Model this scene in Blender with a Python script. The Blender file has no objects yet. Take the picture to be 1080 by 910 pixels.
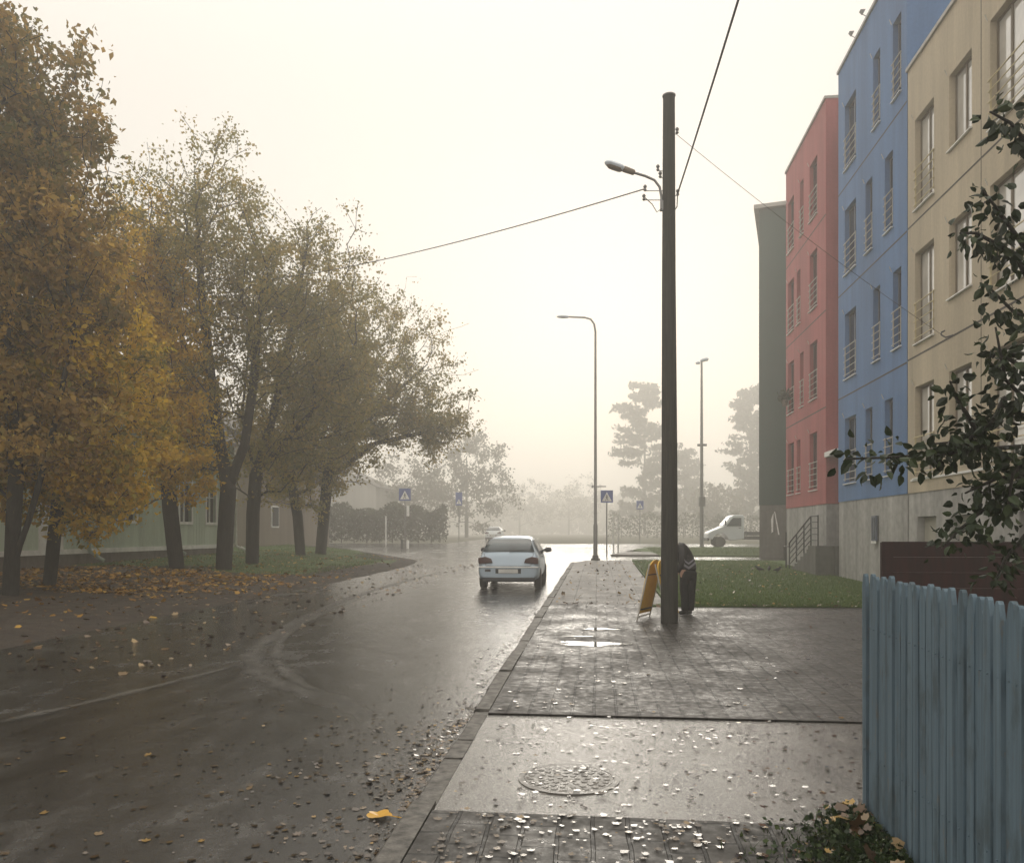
import bpy, math, random
import numpy as np
from mathutils import Vector, Matrix
random.seed(7); RNG = np.random.default_rng(11)
SC = bpy.context.scene; COL = SC.collection
PI = math.pi
# ------------------------------------------------------------------ frame
YAW = math.radians(6.05); CA, SA = math.cos(YAW), math.sin(YAW)
F, HOR, EYE, SLOPE = 850.0, 561.0, 1.75, 0.01176          # the street climbs gently away from the viewer
def P(y): return SLOPE*min(max(y, -25.0), 86.0)
def sstep(a, b, t):
    t = min(max((t-a)/(b-a), 0.0), 1.0); return t*t*(3-2*t)
def gh(x, y): return P(y) + (0.28*sstep(-9.5, -16, x)*sstep(62, 50, y) if x < -9 else 0.0)
def ray(px, py):
    u = (px-540)/F; return Vector((u*CA-SA, u*SA+CA, (HOR-py)/F))
def G(px, py):
    d = ray(px, py); t = EYE/(SLOPE*d.y-d.z); return Vector((0, 0, EYE))+d*t
def D(px, py, Z): return Vector((0, 0, EYE))+ray(px, py)*Z
# ------------------------------------------------------------------ object helpers
def tag(o, label=None, cat=None, group=None, kind=None):
    if label: o['label'] = label
    if cat: o['category'] = cat
    if group: o['group'] = group
    if kind: o['kind'] = kind
    return o
def thing(name, label, cat, loc=(0, 0, 0), rz=0.0, group=None):
    o = bpy.data.objects.new(name, None); COL.objects.link(o)
    o.location = loc; o.rotation_euler = (0, 0, rz); o.empty_display_size = 0.2
    return tag(o, label, cat, group)
class MB:
    def __init__(s): s.v = []; s.f = []
    def add(s, vs, fs):
        n = len(s.v); s.v += [tuple(v) for v in vs]; s.f += [tuple(i+n for i in f) for f in fs]; return s
    def box(s, x0, x1, y0, y1, z0, z1):
        return s.add([(x0,y0,z0),(x1,y0,z0),(x1,y1,z0),(x0,y1,z0),(x0,y0,z1),(x1,y0,z1),(x1,y1,z1),(x0,y1,z1)],
                     [(0,3,2,1),(4,5,6,7),(0,1,5,4),(1,2,6,5),(2,3,7,6),(3,0,4,7)])
    def quad(s, a, b, c, d): return s.add([a, b, c, d], [(0, 1, 2, 3)])
    def prism(s, poly, ax, a0, a1):
        """poly: 2D outline in the two other axes; extruded along axis ax (0,1,2) from a0 to a1"""
        n = len(poly)
        def mk(p, a):
            q = list(p); q.insert(ax, a); return tuple(q)
        vs = [mk(p, a0) for p in poly]+[mk(p, a1) for p in poly]
        fs = [tuple(range(n))[::-1], tuple(range(n, 2*n))]+[(i, (i+1) % n, n+(i+1) % n, n+i) for i in range(n)]
        return s.add(vs, fs)
    def tube(s, pts, rad, n=8, cap=True):
        pts = [Vector(p) for p in pts]
        if not hasattr(rad, '__len__'): rad = [rad]*len(pts)
        rings = []; up = None
        for i, p in enumerate(pts):
            t = (pts[min(i+1, len(pts)-1)]-pts[max(i-1, 0)]).normalized()
            if up is None:
                up = Vector((0, 0, 1)) if abs(t.z) < .9 else Vector((1, 0, 0))
            u = (up-t*up.dot(t)).normalized(); w = t.cross(u); up = u
            rings.append([p+(u*math.cos(2*PI*k/n)+w*math.sin(2*PI*k/n))*rad[i] for k in range(n)])
        vs = [v for r in rings for v in r]; fs = []
        for i in range(len(pts)-1):
            for k in range(n):
                fs.append((i*n+k, i*n+(k+1) % n, (i+1)*n+(k+1) % n, (i+1)*n+k))
        if cap:
            fs.append(tuple(range(n))[::-1]); fs.append(tuple(range((len(pts)-1)*n, len(pts)*n)))
        return s.add(vs, fs)
    def lathe(s, prof, c=(0, 0, 0), n=16, axis='z'):
        vs = []; m = len(prof)
        for r, h in prof:
            for k in range(n):
                a = 2*PI*k/n
                q = (r*math.cos(a), r*math.sin(a), h)
                if axis == 'x': q = (h, q[0], q[1])
                if axis == 'y': q = (q[0], h, q[1])
                vs.append((q[0]+c[0], q[1]+c[1], q[2]+c[2]))
        fs = [(i*n+k, i*n+(k+1) % n, (i+1)*n+(k+1) % n, (i+1)*n+k) for i in range(m-1) for k in range(n)]
        fs += [tuple(range(n))[::-1], tuple(range((m-1)*n, m*n))]
        return s.add(vs, fs)
    def shift(s, d): s.v = [(a-d[0], b-d[1], c-d[2]) for a, b, c in s.v]; return s
    def build(s, name, mat, parent=None, smooth=False, bevel=0.0, world=False):
        if world and parent is not None:
            r = parent
            while r.parent: r = r.parent
            s.shift(r.location)
        me = bpy.data.meshes.new(name); me.from_pydata(s.v, [], s.f)
        me.materials.append(mat)
        me.validate(); 
        import bmesh
        bm = bmesh.new(); bm.from_mesh(me); bmesh.ops.recalc_face_normals(bm, faces=bm.faces[:]); bm.to_mesh(me); bm.free()
        if smooth: me.polygons.foreach_set('use_smooth', [True]*len(me.polygons))
        o = bpy.data.objects.new(name, me); COL.objects.link(o)
        if parent is not None: o.parent = parent
        if bevel:
            b = o.modifiers.new('bevel', 'BEVEL'); b.width = bevel; b.segments = 2; b.limit_method = 'ANGLE'
        if smooth:
            try: me.set_sharp_from_angle(angle=math.radians(40))
            except Exception: pass
        return o
def fast_mesh(name, V, k, mat, tone=None, parent=None):
    """V: (n*k,3) array, n separate k-gons"""
    V = np.asarray(V, dtype=np.float32); n = len(V)//k
    me = bpy.data.meshes.new(name); me.vertices.add(len(V)); me.vertices.foreach_set('co', V.ravel())
    me.loops.add(n*k); me.loops.foreach_set('vertex_index', np.arange(n*k, dtype=np.int32))
    me.polygons.add(n); me.polygons.foreach_set('loop_start', np.arange(n, dtype=np.int32)*k)
    me.update(calc_edges=True)
    if tone is not None:
        at = me.attributes.new('tone', 'FLOAT', 'FACE'); at.data.foreach_set('value', np.asarray(tone, dtype=np.float32))
    me.materials.append(mat)
    o = bpy.data.objects.new(name, me); COL.objects.link(o)
    if parent is not None: o.parent = parent
    return o
def copy_tree(o, parent=None):
    c = o.copy(); COL.objects.link(c)
    if parent is not None: c.parent = parent
    for ch in list(o.children): copy_tree(ch, c)
    return c
# ------------------------------------------------------------------ materials
def new_mat(name):
    m = bpy.data.materials.new(name); m.use_nodes = True; nt = m.node_tree
    return m, nt, nt.nodes['Principled BSDF'], nt.nodes, nt.links
def ramp(nt, stops):
    r = nt.nodes.new('ShaderNodeValToRGB'); e = r.color_ramp.elements
    while len(e) < len(stops): e.new(0.5)
    for i, (p, c) in enumerate(stops):
        e[i].position = p; e[i].color = (*c, 1) if hasattr(c, '__len__') else (c, c, c, 1)
    return r
def coords(nt, world=False, scale=(1, 1, 1)):
    if world: s = nt.nodes.new('ShaderNodeNewGeometry').outputs['Position']
    else: s = nt.nodes.new('ShaderNodeTexCoord').outputs['Object']
    mp = nt.nodes.new('ShaderNodeMapping'); mp.inputs['Scale'].default_value = scale
    nt.links.new(s, mp.inputs['Vector']); return mp.outputs['Vector']
def noise(nt, vec, scale, detail=4, rough=.55):
    n = nt.nodes.new('ShaderNodeTexNoise'); n.inputs['Scale'].default_value = scale
    n.inputs['Detail'].default_value = detail; n.inputs['Roughness'].default_value = rough
    nt.links.new(vec, n.inputs['Vector']); return n.outputs['Fac']
def mixc(nt, fac, a, b, mode='MIX'):
    m = nt.nodes.new('ShaderNodeMix'); m.data_type = 'RGBA'; m.blend_type = mode
    def put(s, v):
        if hasattr(v, 'is_linked'): nt.links.new(v, s)
        elif hasattr(v, '__len__'): s.default_value = (*v, 1)
        else: s.default_value = v
    put(m.inputs[0], fac); put(m.inputs[6], a); put(m.inputs[7], b); return m.outputs[2]
def math_n(nt, op, a, b=None):
    m = nt.nodes.new('ShaderNodeMath'); m.operation = op
    for i, v in enumerate((a, b)):
        if v is None: continue
        if hasattr(v, 'is_linked'): nt.links.new(v, m.inputs[i])
        else: m.inputs[i].default_value = v
    return m.outputs[0]
def bump(nt, bs, h, strength, dist=.01):
    b = nt.nodes.new('ShaderNodeBump'); b.inputs['Strength'].default_value = strength; b.inputs['Distance'].default_value = dist
    nt.links.new(h, b.inputs['Height']); nt.links.new(b.outputs[0], bs.inputs['Normal'])
def nmat(name, c1, c2, scale=6, rough=.7, rough2=None, bmp=.15, dist=.01, fine=60, world=False, stretch=(1, 1, 1), metal=0.0, spec=.5, lo=.35, hi=.65):
    m, nt, bs, N, L = new_mat(name); v = coords(nt, world, stretch)
    n1 = noise(nt, v, scale, 6); r = ramp(nt, [(lo, c1), (hi, c2)]); L.new(n1, r.inputs[0]); L.new(r.outputs[0], bs.inputs['Base Color'])
    bs.inputs['Roughness'].default_value = rough; bs.inputs['Metallic'].default_value = metal; bs.inputs['Specular IOR Level'].default_value = spec
    if rough2 is not None:
        r2 = ramp(nt, [(.35, rough), (.65, rough2)]); L.new(noise(nt, v, scale*.6, 4), r2.inputs[0]); L.new(r2.outputs[0], bs.inputs['Roughness'])
    if bmp: bump(nt, bs, noise(nt, v, fine, 4), bmp, dist)
    return m
def leaf_mat(name, stops, trans=.45, rough=.5, spec=.3):
    m, nt, bs, N, L = new_mat(name)
    a = N.new('ShaderNodeAttribute'); a.attribute_name = 'tone'
    r = ramp(nt, stops); L.new(a.outputs['Fac'], r.inputs[0]); L.new(r.outputs[0], bs.inputs['Base Color'])
    bs.inputs['Roughness'].default_value = rough; bs.inputs['Specular IOR Level'].default_value = spec
    t = N.new('ShaderNodeBsdfTranslucent'); L.new(r.outputs[0], t.inputs['Color'])
    mx = N.new('ShaderNodeMixShader'); mx.inputs[0].default_value = trans
    L.new(bs.outputs[0], mx.inputs[1]); L.new(t.outputs[0], mx.inputs[2]); L.new(mx.outputs[0], N['Material Output'].inputs['Surface'])
    return m
def road_mat(name='wet_asphalt', cs=((.013, .0128, .0125), (.032, .031, .030), (.075, .073, .07)), rs=(.07, .11, .24, .46), spec=.5, bst=.5, ior=1.72):
    m, nt, bs, N, L = new_mat(name); v = coords(nt, True)
    big = noise(nt, coords(nt, True, (.55, .16, 1)), 1.0, 5, .6); mid = noise(nt, coords(nt, True, (1, .55, 1)), 2.6, 6, .65); fine = noise(nt, v, 95, 3)
    agg = noise(nt, v, 260, 2)
    r = ramp(nt, [(.3, cs[0]), (.55, cs[1]), (.75, cs[2])]); L.new(mid, r.inputs[0])
    sp = ramp(nt, [(.35, .55), (.65, 1.5)]); L.new(agg, sp.inputs[0])
    L.new(mixc(nt, 1.0, r.outputs[0], sp.outputs[0], 'MULTIPLY'), bs.inputs['Base Color'])
    w = math_n(nt, 'ADD', math_n(nt, 'MULTIPLY', big, .42), math_n(nt, 'ADD', math_n(nt, 'MULTIPLY', mid, .36), math_n(nt, 'MULTIPLY', noise(nt, coords(nt, True, (1, .7, 1)), 11, 6, .7), .22)))
    rr = ramp(nt, [(.36, rs[0]), (.47, rs[1]), (.56, rs[2]), (.68, rs[3])]); L.new(w, rr.inputs[0]); L.new(rr.outputs[0], bs.inputs['Roughness'])
    bs.inputs['Specular IOR Level'].default_value = spec; bs.inputs['IOR'].default_value = ior
    h = math_n(nt, 'ADD', math_n(nt, 'MULTIPLY', fine, .7), math_n(nt, 'MULTIPLY', noise(nt, v, 22, 4), .45)); bump(nt, bs, h, bst, .0085)
    return m
def paver_mat(name, bw, bh, c1, c2, mortar, rough=(.3, .6), msize=.02):
    m, nt, bs, N, L = new_mat(name)
    g = N.new('ShaderNodeNewGeometry'); sx = N.new('ShaderNodeSeparateXYZ'); L.new(g.outputs['Position'], sx.inputs[0])
    cb = N.new('ShaderNodeCombineXYZ'); L.new(sx.outputs[1], cb.inputs[0]); L.new(sx.outputs[0], cb.inputs[1])
    wob = N.new('ShaderNodeTexNoise'); wob.inputs['Scale'].default_value = 1.7; L.new(cb.outputs[0], wob.inputs['Vector'])
    va = N.new('ShaderNodeVectorMath'); va.operation = 'MULTIPLY_ADD'; va.inputs[1].default_value = (.05, .05, 0); L.new(wob.outputs['Color'], va.inputs[0]); L.new(cb.outputs[0], va.inputs[2])
    b = N.new('ShaderNodeTexBrick'); L.new(va.outputs[0], b.inputs['Vector']); b.inputs['Scale'].default_value = 1
    b.inputs['Brick Width'].default_value = bw; b.inputs['Row Height'].default_value = bh; b.inputs['Mortar Size'].default_value = msize; b.inputs['Mortar Smooth'].default_value = .35
    b.inputs['Color1'].default_value = (*c1, 1); b.inputs['Color2'].default_value = (*c2, 1); b.inputs['Mortar'].default_value = (*mortar, 1)
    v = g.outputs['Position']; n1 = noise(nt, v, 1.3, 5); n2 = noise(nt, v, 140, 3); n3 = noise(nt, v, 7, 5)
    sp = ramp(nt, [(.3, .65), (.7, 1.35)]); L.new(n3, sp.inputs[0])
    L.new(mixc(nt, 1.0, b.outputs['Color'], sp.outputs[0], 'MULTIPLY'), bs.inputs['Base Color'])
    rr = ramp(nt, [(.38, rough[0]), (.50, (rough[0]+rough[1])*.55), (.62, rough[1])]); L.new(math_n(nt, 'ADD', math_n(nt, 'MULTIPLY', n1, .45), math_n(nt, 'MULTIPLY', noise(nt, v, 11, 5, .7), .55)), rr.inputs[0]); L.new(rr.outputs[0], bs.inputs['Roughness'])
    h = math_n(nt, 'ADD', math_n(nt, 'MULTIPLY', b.outputs['Fac'], -1.0), math_n(nt, 'ADD', math_n(nt, 'MULTIPLY', n2, .35), math_n(nt, 'MULTIPLY', n3, .55)))
    bump(nt, bs, h, .7, .012)
    return m
def concrete_mat(name, c1, c2, c3):
    m, nt, bs, N, L = new_mat(name); v = coords(nt); vs = coords(nt, False, (1.2, 1.2, .12))
    r = ramp(nt, [(.3, c1), (.5, c2), (.7, c3)]); L.new(noise(nt, vs, 1.6, 6, .6), r.inputs[0])
    sp = ramp(nt, [(.3, .8), (.7, 1.15)]); L.new(noise(nt, v, 5, 6), sp.inputs[0])
    L.new(mixc(nt, 1.0, r.outputs[0], sp.outputs[0], 'MULTIPLY'), bs.inputs['Base Color']); bs.inputs['Roughness'].default_value = .8
    bump(nt, bs, noise(nt, v, 40, 5), .25, .01); return m
def paint_mat(name, c, dirt=.85, rough=.75):
    """stucco / painted wall with soft stains"""
    m, nt, bs, N, L = new_mat(name); v = coords(nt); vs = coords(nt, False, (1, 1, .18))
    a = ramp(nt, [(.3, dirt), (.7, 1.06)]); L.new(noise(nt, vs, .9, 6, .6), a.inputs[0])
    b = ramp(nt, [(.3, .93), (.7, 1.05)]); L.new(noise(nt, v, 14, 4), b.inputs[0])
    st_ = ramp(nt, [(.36, .86), (.6, 1.02)]); L.new(noise(nt, coords(nt, False, (2.2, 2.2, .12)), 1.0, 6, .7), st_.inputs[0])
    x = mixc(nt, 1.0, mixc(nt, 1.0, c, a.outputs[0], 'MULTIPLY'), b.outputs[0], 'MULTIPLY'); x = mixc(nt, 1.0, x, st_.outputs[0], 'MULTIPLY'); L.new(x, bs.inputs['Base Color'])
    bs.inputs['Roughness'].default_value = rough; bs.inputs['Specular IOR Level'].default_value = .3
    bump(nt, bs, noise(nt, v, 90, 3), .2, .006); return m
def simple(name, c, rough=.5, metal=0.0, spec=.5, var=.12):
    c2 = tuple(min(1, k*(1+var)) for k in c); c1 = tuple(k*(1-var) for k in c)
    return nmat(name, c1, c2, 3, rough, None, .05, .004, 80, False, (1, 1, 1), metal, spec)
def glass_mat(name, c, rough=.06, ior=1.9):
    m, nt, bs, N, L = new_mat(name); r = ramp(nt, [(.3, tuple(k*.7 for k in c)), (.7, tuple(k*1.2 for k in c))])
    L.new(noise(nt, coords(nt), 1.5, 2), r.inputs[0]); L.new(r.outputs[0], bs.inputs['Base Color'])
    bs.inputs['Roughness'].default_value = rough; bs.inputs['IOR'].default_value = ior
    return m
M = {}
M['road'] = road_mat()
M['pavers'] = paver_mat('wet_pavers', .30, .20, (.026, .0235, .0205), (.042, .0385, .034), (.005, .0045, .004), (.22, .72), .014)
M['slabs'] = paver_mat('concrete_slabs', .5, .5, (.10, .095, .088), (.125, .118, .108), (.04, .038, .034), (.45, .65), .01)
M['drive'] = road_mat('wet_driveway_asphalt', ((.05, .046, .041), (.10, .093, .083), (.16, .15, .135)), (.08, .12, .18, .3), .5, .8, 1.9)
M['kerb'] = nmat('kerb_concrete', (.05, .047, .042), (.15, .141, .126), 14, .55, .75, .4, .01, 60, True)
M['soil'] = nmat('soil_with_leaf_litter', (.014, .010, .006), (.042, .028, .017), 5, .75, .95, .8, .03, 30, True)
M['turf'] = nmat('mown_turf_ground', (.045, .085, .016), (.09, .14, .032), 2.5, .8, .95, .8, .03, 60, True)
M['far_ground'] = nmat('field_ground', (.05, .052, .028), (.09, .085, .05), .4, .9, None, .3, .03, 20, True)
M['track'] = nmat('pale_tyre_dust', (.10, .095, .086), (.16, .152, .138), 5, .55, .8, .3, .01, 80, True)
_m = M['track']; _nt = _m.node_tree; _a = _nt.nodes.new('ShaderNodeAttribute'); _a.attribute_name = 'edge'
_t = _nt.nodes.new('ShaderNodeBsdfTransparent'); _x = _nt.nodes.new('ShaderNodeMixShader'); _r = ramp(_nt, [(.3, .12), (.7, .72)])
_nt.links.new(noise(_nt, coords(_nt, True, (1, .6, 1)), 5, 6, .7), _r.inputs[0]); _f = math_n(_nt, 'MULTIPLY', _a.outputs['Fac'], _r.outputs[0])
_nt.links.new(_f, _x.inputs[0]); _nt.links.new(_t.outputs[0], _x.inputs[1]); _nt.links.new(_nt.nodes['Principled BSDF'].outputs[0], _x.inputs[2]); _nt.links.new(_x.outputs[0], _nt.nodes['Material Output'].inputs['Surface'])
M['water'] = glass_mat('puddle_water', (.03, .03, .027), .03, 2.3)
M['bark'] = nmat('bark', (.010, .009, .007), (.032, .028, .022), 9, .85, None, .9, .03, 30, False, (3, 3, .6))
M['pole_wood'] = nmat('tarred_pole_wood', (.013, .013, .010), (.036, .033, .026), 10, .75, None, .6, .01, 60, False, (4, 4, .25))
M['metal'] = simple('galvanised_metal', (.22, .22, .22), .45, .7)
M['dark_metal'] = simple('dark_grey_metal', (.04, .042, .045), .45, .3)
M['wire'] = simple('cable_rubber', (.03, .028, .026), .6)
M['lamp_shell'] = simple('lamp_shell_grey', (.62, .68, .76), .35, .0)
M['lamp_under'] = simple('lamp_bowl_amber', (.16, .12, .08), .3)
M['yellow'] = paint_mat('yellow_stucco', (.53, .455, .335), .76); M['blue'] = paint_mat('blue_stucco', (.10, .21, .425), .74)
M['red'] = paint_mat('red_stucco', (.43, .115, .118), .74); M['green'] = paint_mat('green_stucco', (.010, .045, .037), .85)
M['plinth'] = concrete_mat('stained_concrete', (.22, .217, .21), (.34, .335, .325), (.44, .435, .42))
M['plinth_dark'] = concrete_mat('dark_concrete', (.07, .072, .066), (.11, .11, .10), (.15, .15, .135))
M['white'] = simple('white_paint', (.74, .74, .72), .5); M['joint'] = simple('dark_joint', (.05, .045, .04), .8)
M['frame_y'] = simple('brown_window_frame', (.12, .09, .055), .5); M['frame_b'] = simple('grey_blue_window_frame', (.10, .12, .16), .5)
M['frame_r'] = simple('dark_red_window_frame', (.12, .04, .04), .5)
M['rail_light'] = simple('pale_railing_paint', (.46, .44, .40), .45); M['rail_y'] = simple('ochre_railing_paint', (.55, .47, .27), .5); M['cap'] = simple('parapet_cap_metal', (.34, .325, .30), .5, .2)
M['glass_light'] = glass_mat('glass_curtain_and_sky_sheen', (.55, .54, .51), .03, 3.6); M['glass_dark'] = glass_mat('dark_window_glass', (.02, .024, .032), .05, 1.4)  # pale pane base paints in bright sky reflection along with curtains
M['door_y'] = simple('pale_metal_door', (.38, .36, .31), .6); M['door_dark'] = simple('dark_door', (.03, .025, .022), .5)

def fence_mat():
    m, nt, bs, N, L = new_mat('weathered_blue_paint'); per = coords(nt, False, (1, 11.9, .15)); gr = coords(nt, False, (60, 60, 1.6)); v = coords(nt)
    a = ramp(nt, [(.3, (.095, .142, .18)), (.5, (.122, .178, .222)), (.7, (.145, .205, .25))]); L.new(noise(nt, per, 1.0, 2), a.inputs[0])
    g = noise(nt, gr, 1.0, 5, .65); b = ramp(nt, [(.3, .72), (.7, 1.15)]); L.new(g, b.inputs[0]); c = mixc(nt, 1.0, a.outputs[0], b.outputs[0], 'MULTIPLY')
    w = ramp(nt, [(.60, 0.0), (.68, 1.0)]); L.new(noise(nt, coords(nt, False, (14, 14, 3.2)), 1.6, 8, .7), w.inputs[0]); c = mixc(nt, math_n(nt, 'MULTIPLY', w.outputs[0], .75), c, (.17, .165, .15))
    d = ramp(nt, [(.52, 0.0), (.66, 1.0)]); L.new(noise(nt, coords(nt, False, (5, 5, 2.2)), 1.3, 7, .65), d.inputs[0]); c = mixc(nt, math_n(nt, 'MULTIPLY', d.outputs[0], .5), c, (.05, .062, .06))
    L.new(c, bs.inputs['Base Color']); r = ramp(nt, [(.3, .6), (.7, .85)]); L.new(g, r.inputs[0]); L.new(r.outputs[0], bs.inputs['Roughness']); bs.inputs['Specular IOR Level'].default_value = .25
    bump(nt, bs, math_n(nt, 'ADD', g, math_n(nt, 'MULTIPLY', w.outputs[0], -.6)), .55, .006); return m
M['fence_blue'] = fence_mat(); M['fence_red'] = nmat('shade_darkened_red_boards', (.012, .003, .003), (.03, .006, .006), 5, .8, .8, .3, .008, 60, False, (4, 4, .6))  # red boards darkened so the colour carries the shade of garden and trees
M['house_green'] = paint_mat('pale_green_siding', (.52, .61, .50), .85); M['house_white'] = simple('white_trim', (.72, .73, .70), .5)
M['house_plinth'] = concrete_mat('brown_plinth', (.10, .085, .07), (.16, .14, .12), (.21, .185, .16))
M['brown_wall'] = paint_mat('brown_render', (.20, .165, .13), .8); M['roof'] = nmat('dark_roof_sheet', (.04, .035, .032), (.075, .065, .06), 4, .6)
M['grey_wall'] = paint_mat('grey_render', (.34, .33, .31), .85)
M['downpipe'] = simple('grey_green_downpipe', (.30, .35, .31), .45)
M['car_paint'] = simple('pale_blue_car_paint', (.40, .49, .58), .22, .1, .6, .02); M['car_trim'] = simple('dark_car_trim', (.025, .026, .03), .5)
M['car_glass'] = glass_mat('car_glass', (.05, .07, .08), .04, 1.7); M['tail'] = simple('dark_red_taillight', (.05, .014, .012), .2)
M['tyre'] = simple('tyre_rubber', (.018, .018, .018), .8); M['rim'] = simple('wheel_rim', (.3, .3, .3), .35, .6)
M['plate'] = simple('number_plate_white', (.6, .6, .58), .4); M['truck_paint'] = simple('white_truck_paint', (.72, .76, .78), .3, .0, .5, .03)
M['sign_blue'] = simple('sign_blue', (.05, .09, .32), .4); M['sign_white'] = simple('sign_white', (.8, .8, .78), .4)
M['board_yellow'] = nmat('yellow_board_paint', (.72, .42, .02), (.82, .52, .04), 3, .4, .55, .1)
M['skin'] = simple('skin', (.42, .25, .18), .5); M['hair'] = simple('grey_hair', (.12, .11, .10), .7)
M['cloth'] = nmat('black_trousers_cloth', (.008, .008, .009), (.016, .016, .017), 12, .85, None, .4, .01, 40)
M['shoe'] = simple('black_shoe', (.01, .01, .01), .4)
M['iron'] = nmat('cast_iron', (.09, .084, .076), (.15, .14, .126), 20, .2, .45, .6, .006, 90)
M['bird'] = simple('dark_feathers', (.008, .008, .009), .7)
M['hedge'] = leaf_mat('hedge_leaves', [(0, (.03, .04, .015)), (1, (.06, .065, .03))], .3)
L_RUSSET = leaf_mat('russet_leaves', [(0, (.10, .10, .026)), (.3, (.20, .16, .04)), (.6, (.36, .225, .06)), (.85, (.52, .33, .08)), (1, (.62, .48, .12))], .62)
L_GOLD = leaf_mat('golden_leaves', [(0, (.13, .15, .026)), (.3, (.34, .28, .035)), (.55, (.60, .40, .036)), (.8, (.76, .49, .045)), (1, (.84, .62, .07))], .62)
L_OLIVE = leaf_mat('olive_brown_leaves', [(0, (.13, .14, .04)), (.5, (.28, .24, .07)), (.85, (.42, .29, .075)), (1, (.52, .40, .09))], .6)
L_PINE = leaf_mat('pine_needles', [(0, (.015, .022, .012)), (1, (.04, .05, .025))], .15)
L_FAR = leaf_mat('far_leaves', [(0, (.04, .04, .02)), (1, (.10, .085, .04))], .35)
L_APPLE = leaf_mat('dark_green_leaves', [(0, (.008, .016, .006)), (.6, (.016, .032, .010)), (1, (.04, .06, .018))], .15, .5, .35)
L_WEED = leaf_mat('weed_leaves', [(0, (.012, .024, .008)), (.6, (.03, .055, .016)), (1, (.07, .10, .03))], .25, .5, .4)
L_FALL = leaf_mat('fallen_leaf', [(0, (.05, .028, .014)), (.35, (.13, .075, .035)), (.6, (.24, .17, .09)), (.8, (.36, .22, .05)), (1, (.45, .26, .02))], .12, .28, .6)
L_WETFALL = leaf_mat('wet_fallen_leaf', [(0, (.03, .019, .011)), (.5, (.085, .055, .03)), (.85, (.17, .12, .07)), (1, (.30, .19, .06))], .05, .13, 1.0)
L_CARPET = leaf_mat('yellow_leaf_carpet', [(0, (.09, .045, .014)), (.4, (.24, .12, .02)), (.8, (.42, .23, .03)), (1, (.5, .32, .06))], .2, .45)
L_GRASS = leaf_mat('grass_blades', [(0, (.045, .085, .016)), (.6, (.09, .155, .028)), (1, (.15, .18, .045))], .35, .5)

# ------------------------------------------------------------------ ground, roads, paving
def sheet(name, poly, dz, mat, skirt=.0):
    mb = MB(); n = len(poly); top = [(x, y, P(y)+dz) for x, y in poly]
    mb.add(top, [tuple(range(n))])
    if skirt:
        low = [(x, y, z-skirt) for x, y, z in top]
        for i in range(n): mb.quad(top[i], top[(i+1) % n], low[(i+1) % n], low[i])
    o = mb.build(name, mat); tag(o, kind='structure'); return o
mb = MB(); ys = [-60, -25, 86, 420]
for a, b in zip(ys[:-1], ys[1:]):
    mb.quad((-230, a, P(a)-.16), (230, a, P(a)-.16), (230, b, P(b)-.16), (-230, b, P(b)-.16))
tag(mb.build('ground', M['far_ground']), kind='structure')
sheet('road', [(-1.15, -24), (-1.15, 35.6), (-.6, 37.6), (.6, 42), (1.6, 46), (1.9, 52), (3.2, 57.5), (90, 58.5), (90, 68.5), (-6.8, 68.0), (-6.8, 96), (-13, 96), (-13, 68), (-90, 67), (-90, 55), (-26, 54.6), (-22, 50), (-16, 44), (-11, 37), (-9, 30), (-9.2, 10), (-9.4, -24)], -.05, M['road'])
sheet('pavement', [(-1.0, 17.4), (1.45, 17.4), (1.5, 30), (1.55, 37.4), (-.45, 37.4), (-1.0, 35.6)], 0, M['slabs'], .12)
sheet('forecourt_paving', [(-1.0, 7.36), (7.6, 7.36), (7.6, 17.2), (1.0, 16.92), (1.0, 17.395), (-1.0, 17.395)], .002, M['pavers'], .12)
sheet('driveway', [(-1.0, 4.86), (1.56, 4.84), (1.56, 5.03), (2.3, 5.03), (2.3, 5.86), (7.6, 5.9), (7.6, 7.33), (-1.0, 7.33)], -.012, M['drive'], .1)
sheet('near_paving', [(-1.0, -24), (1.58, -24), (1.58, 4.815), (-1.0, 4.835)], .002, M['pavers'], .12)
sheet('wet_crossing_path', [(-.4, 37.5), (22, 37.8), (22, 42.3), (.55, 42.1)], -.03, M['road'])
sheet('right_lawn', [(1.02, 16.95), (7.63, 17.22), (7.63, 27), (22, 29), (22, 37.6), (1.58, 37.4), (1.53, 30), (1.48, 17.6)], .03, M['turf'], .12)
sheet('traffic_island', [(.7, 43.0), (3.2, 43.0), (3.0, 47.2), (1.75, 47.5)], .06, M['slabs'], .15)
sheet('far_verge', [(3.3, 43.2), (30, 44), (30, 57.6), (3.6, 57), (2.3, 52)], .03, M['turf'], .15)
sheet('garden_soil', [(1.59, -24), (12, -24), (12, 5.8), (7.6, 5.85), (2.32, 5.83), (2.32, 5.01), (1.59, 5.01)], -.02, M['soil'])
for (px, py, rx, ry, sd) in ((625, 679, .46, .22, 1), (633, 663.5, .28, .12, 2), (612, 671, .22, .05, 5)):
    c = G(px, py); rr = random.Random(sd); n = 28; poly = []
    for k in range(n):
        a = 2*PI*k/n; q = 1+.22*math.sin(3*a+sd)+.13*math.sin(5*a+2*sd)+.05*rr.uniform(-1, 1)
        poly.append((c.x+rx*q*math.cos(a), c.y+ry*q*math.sin(a)))
    sheet('puddle_water', poly, .007, M['water'])
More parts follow.
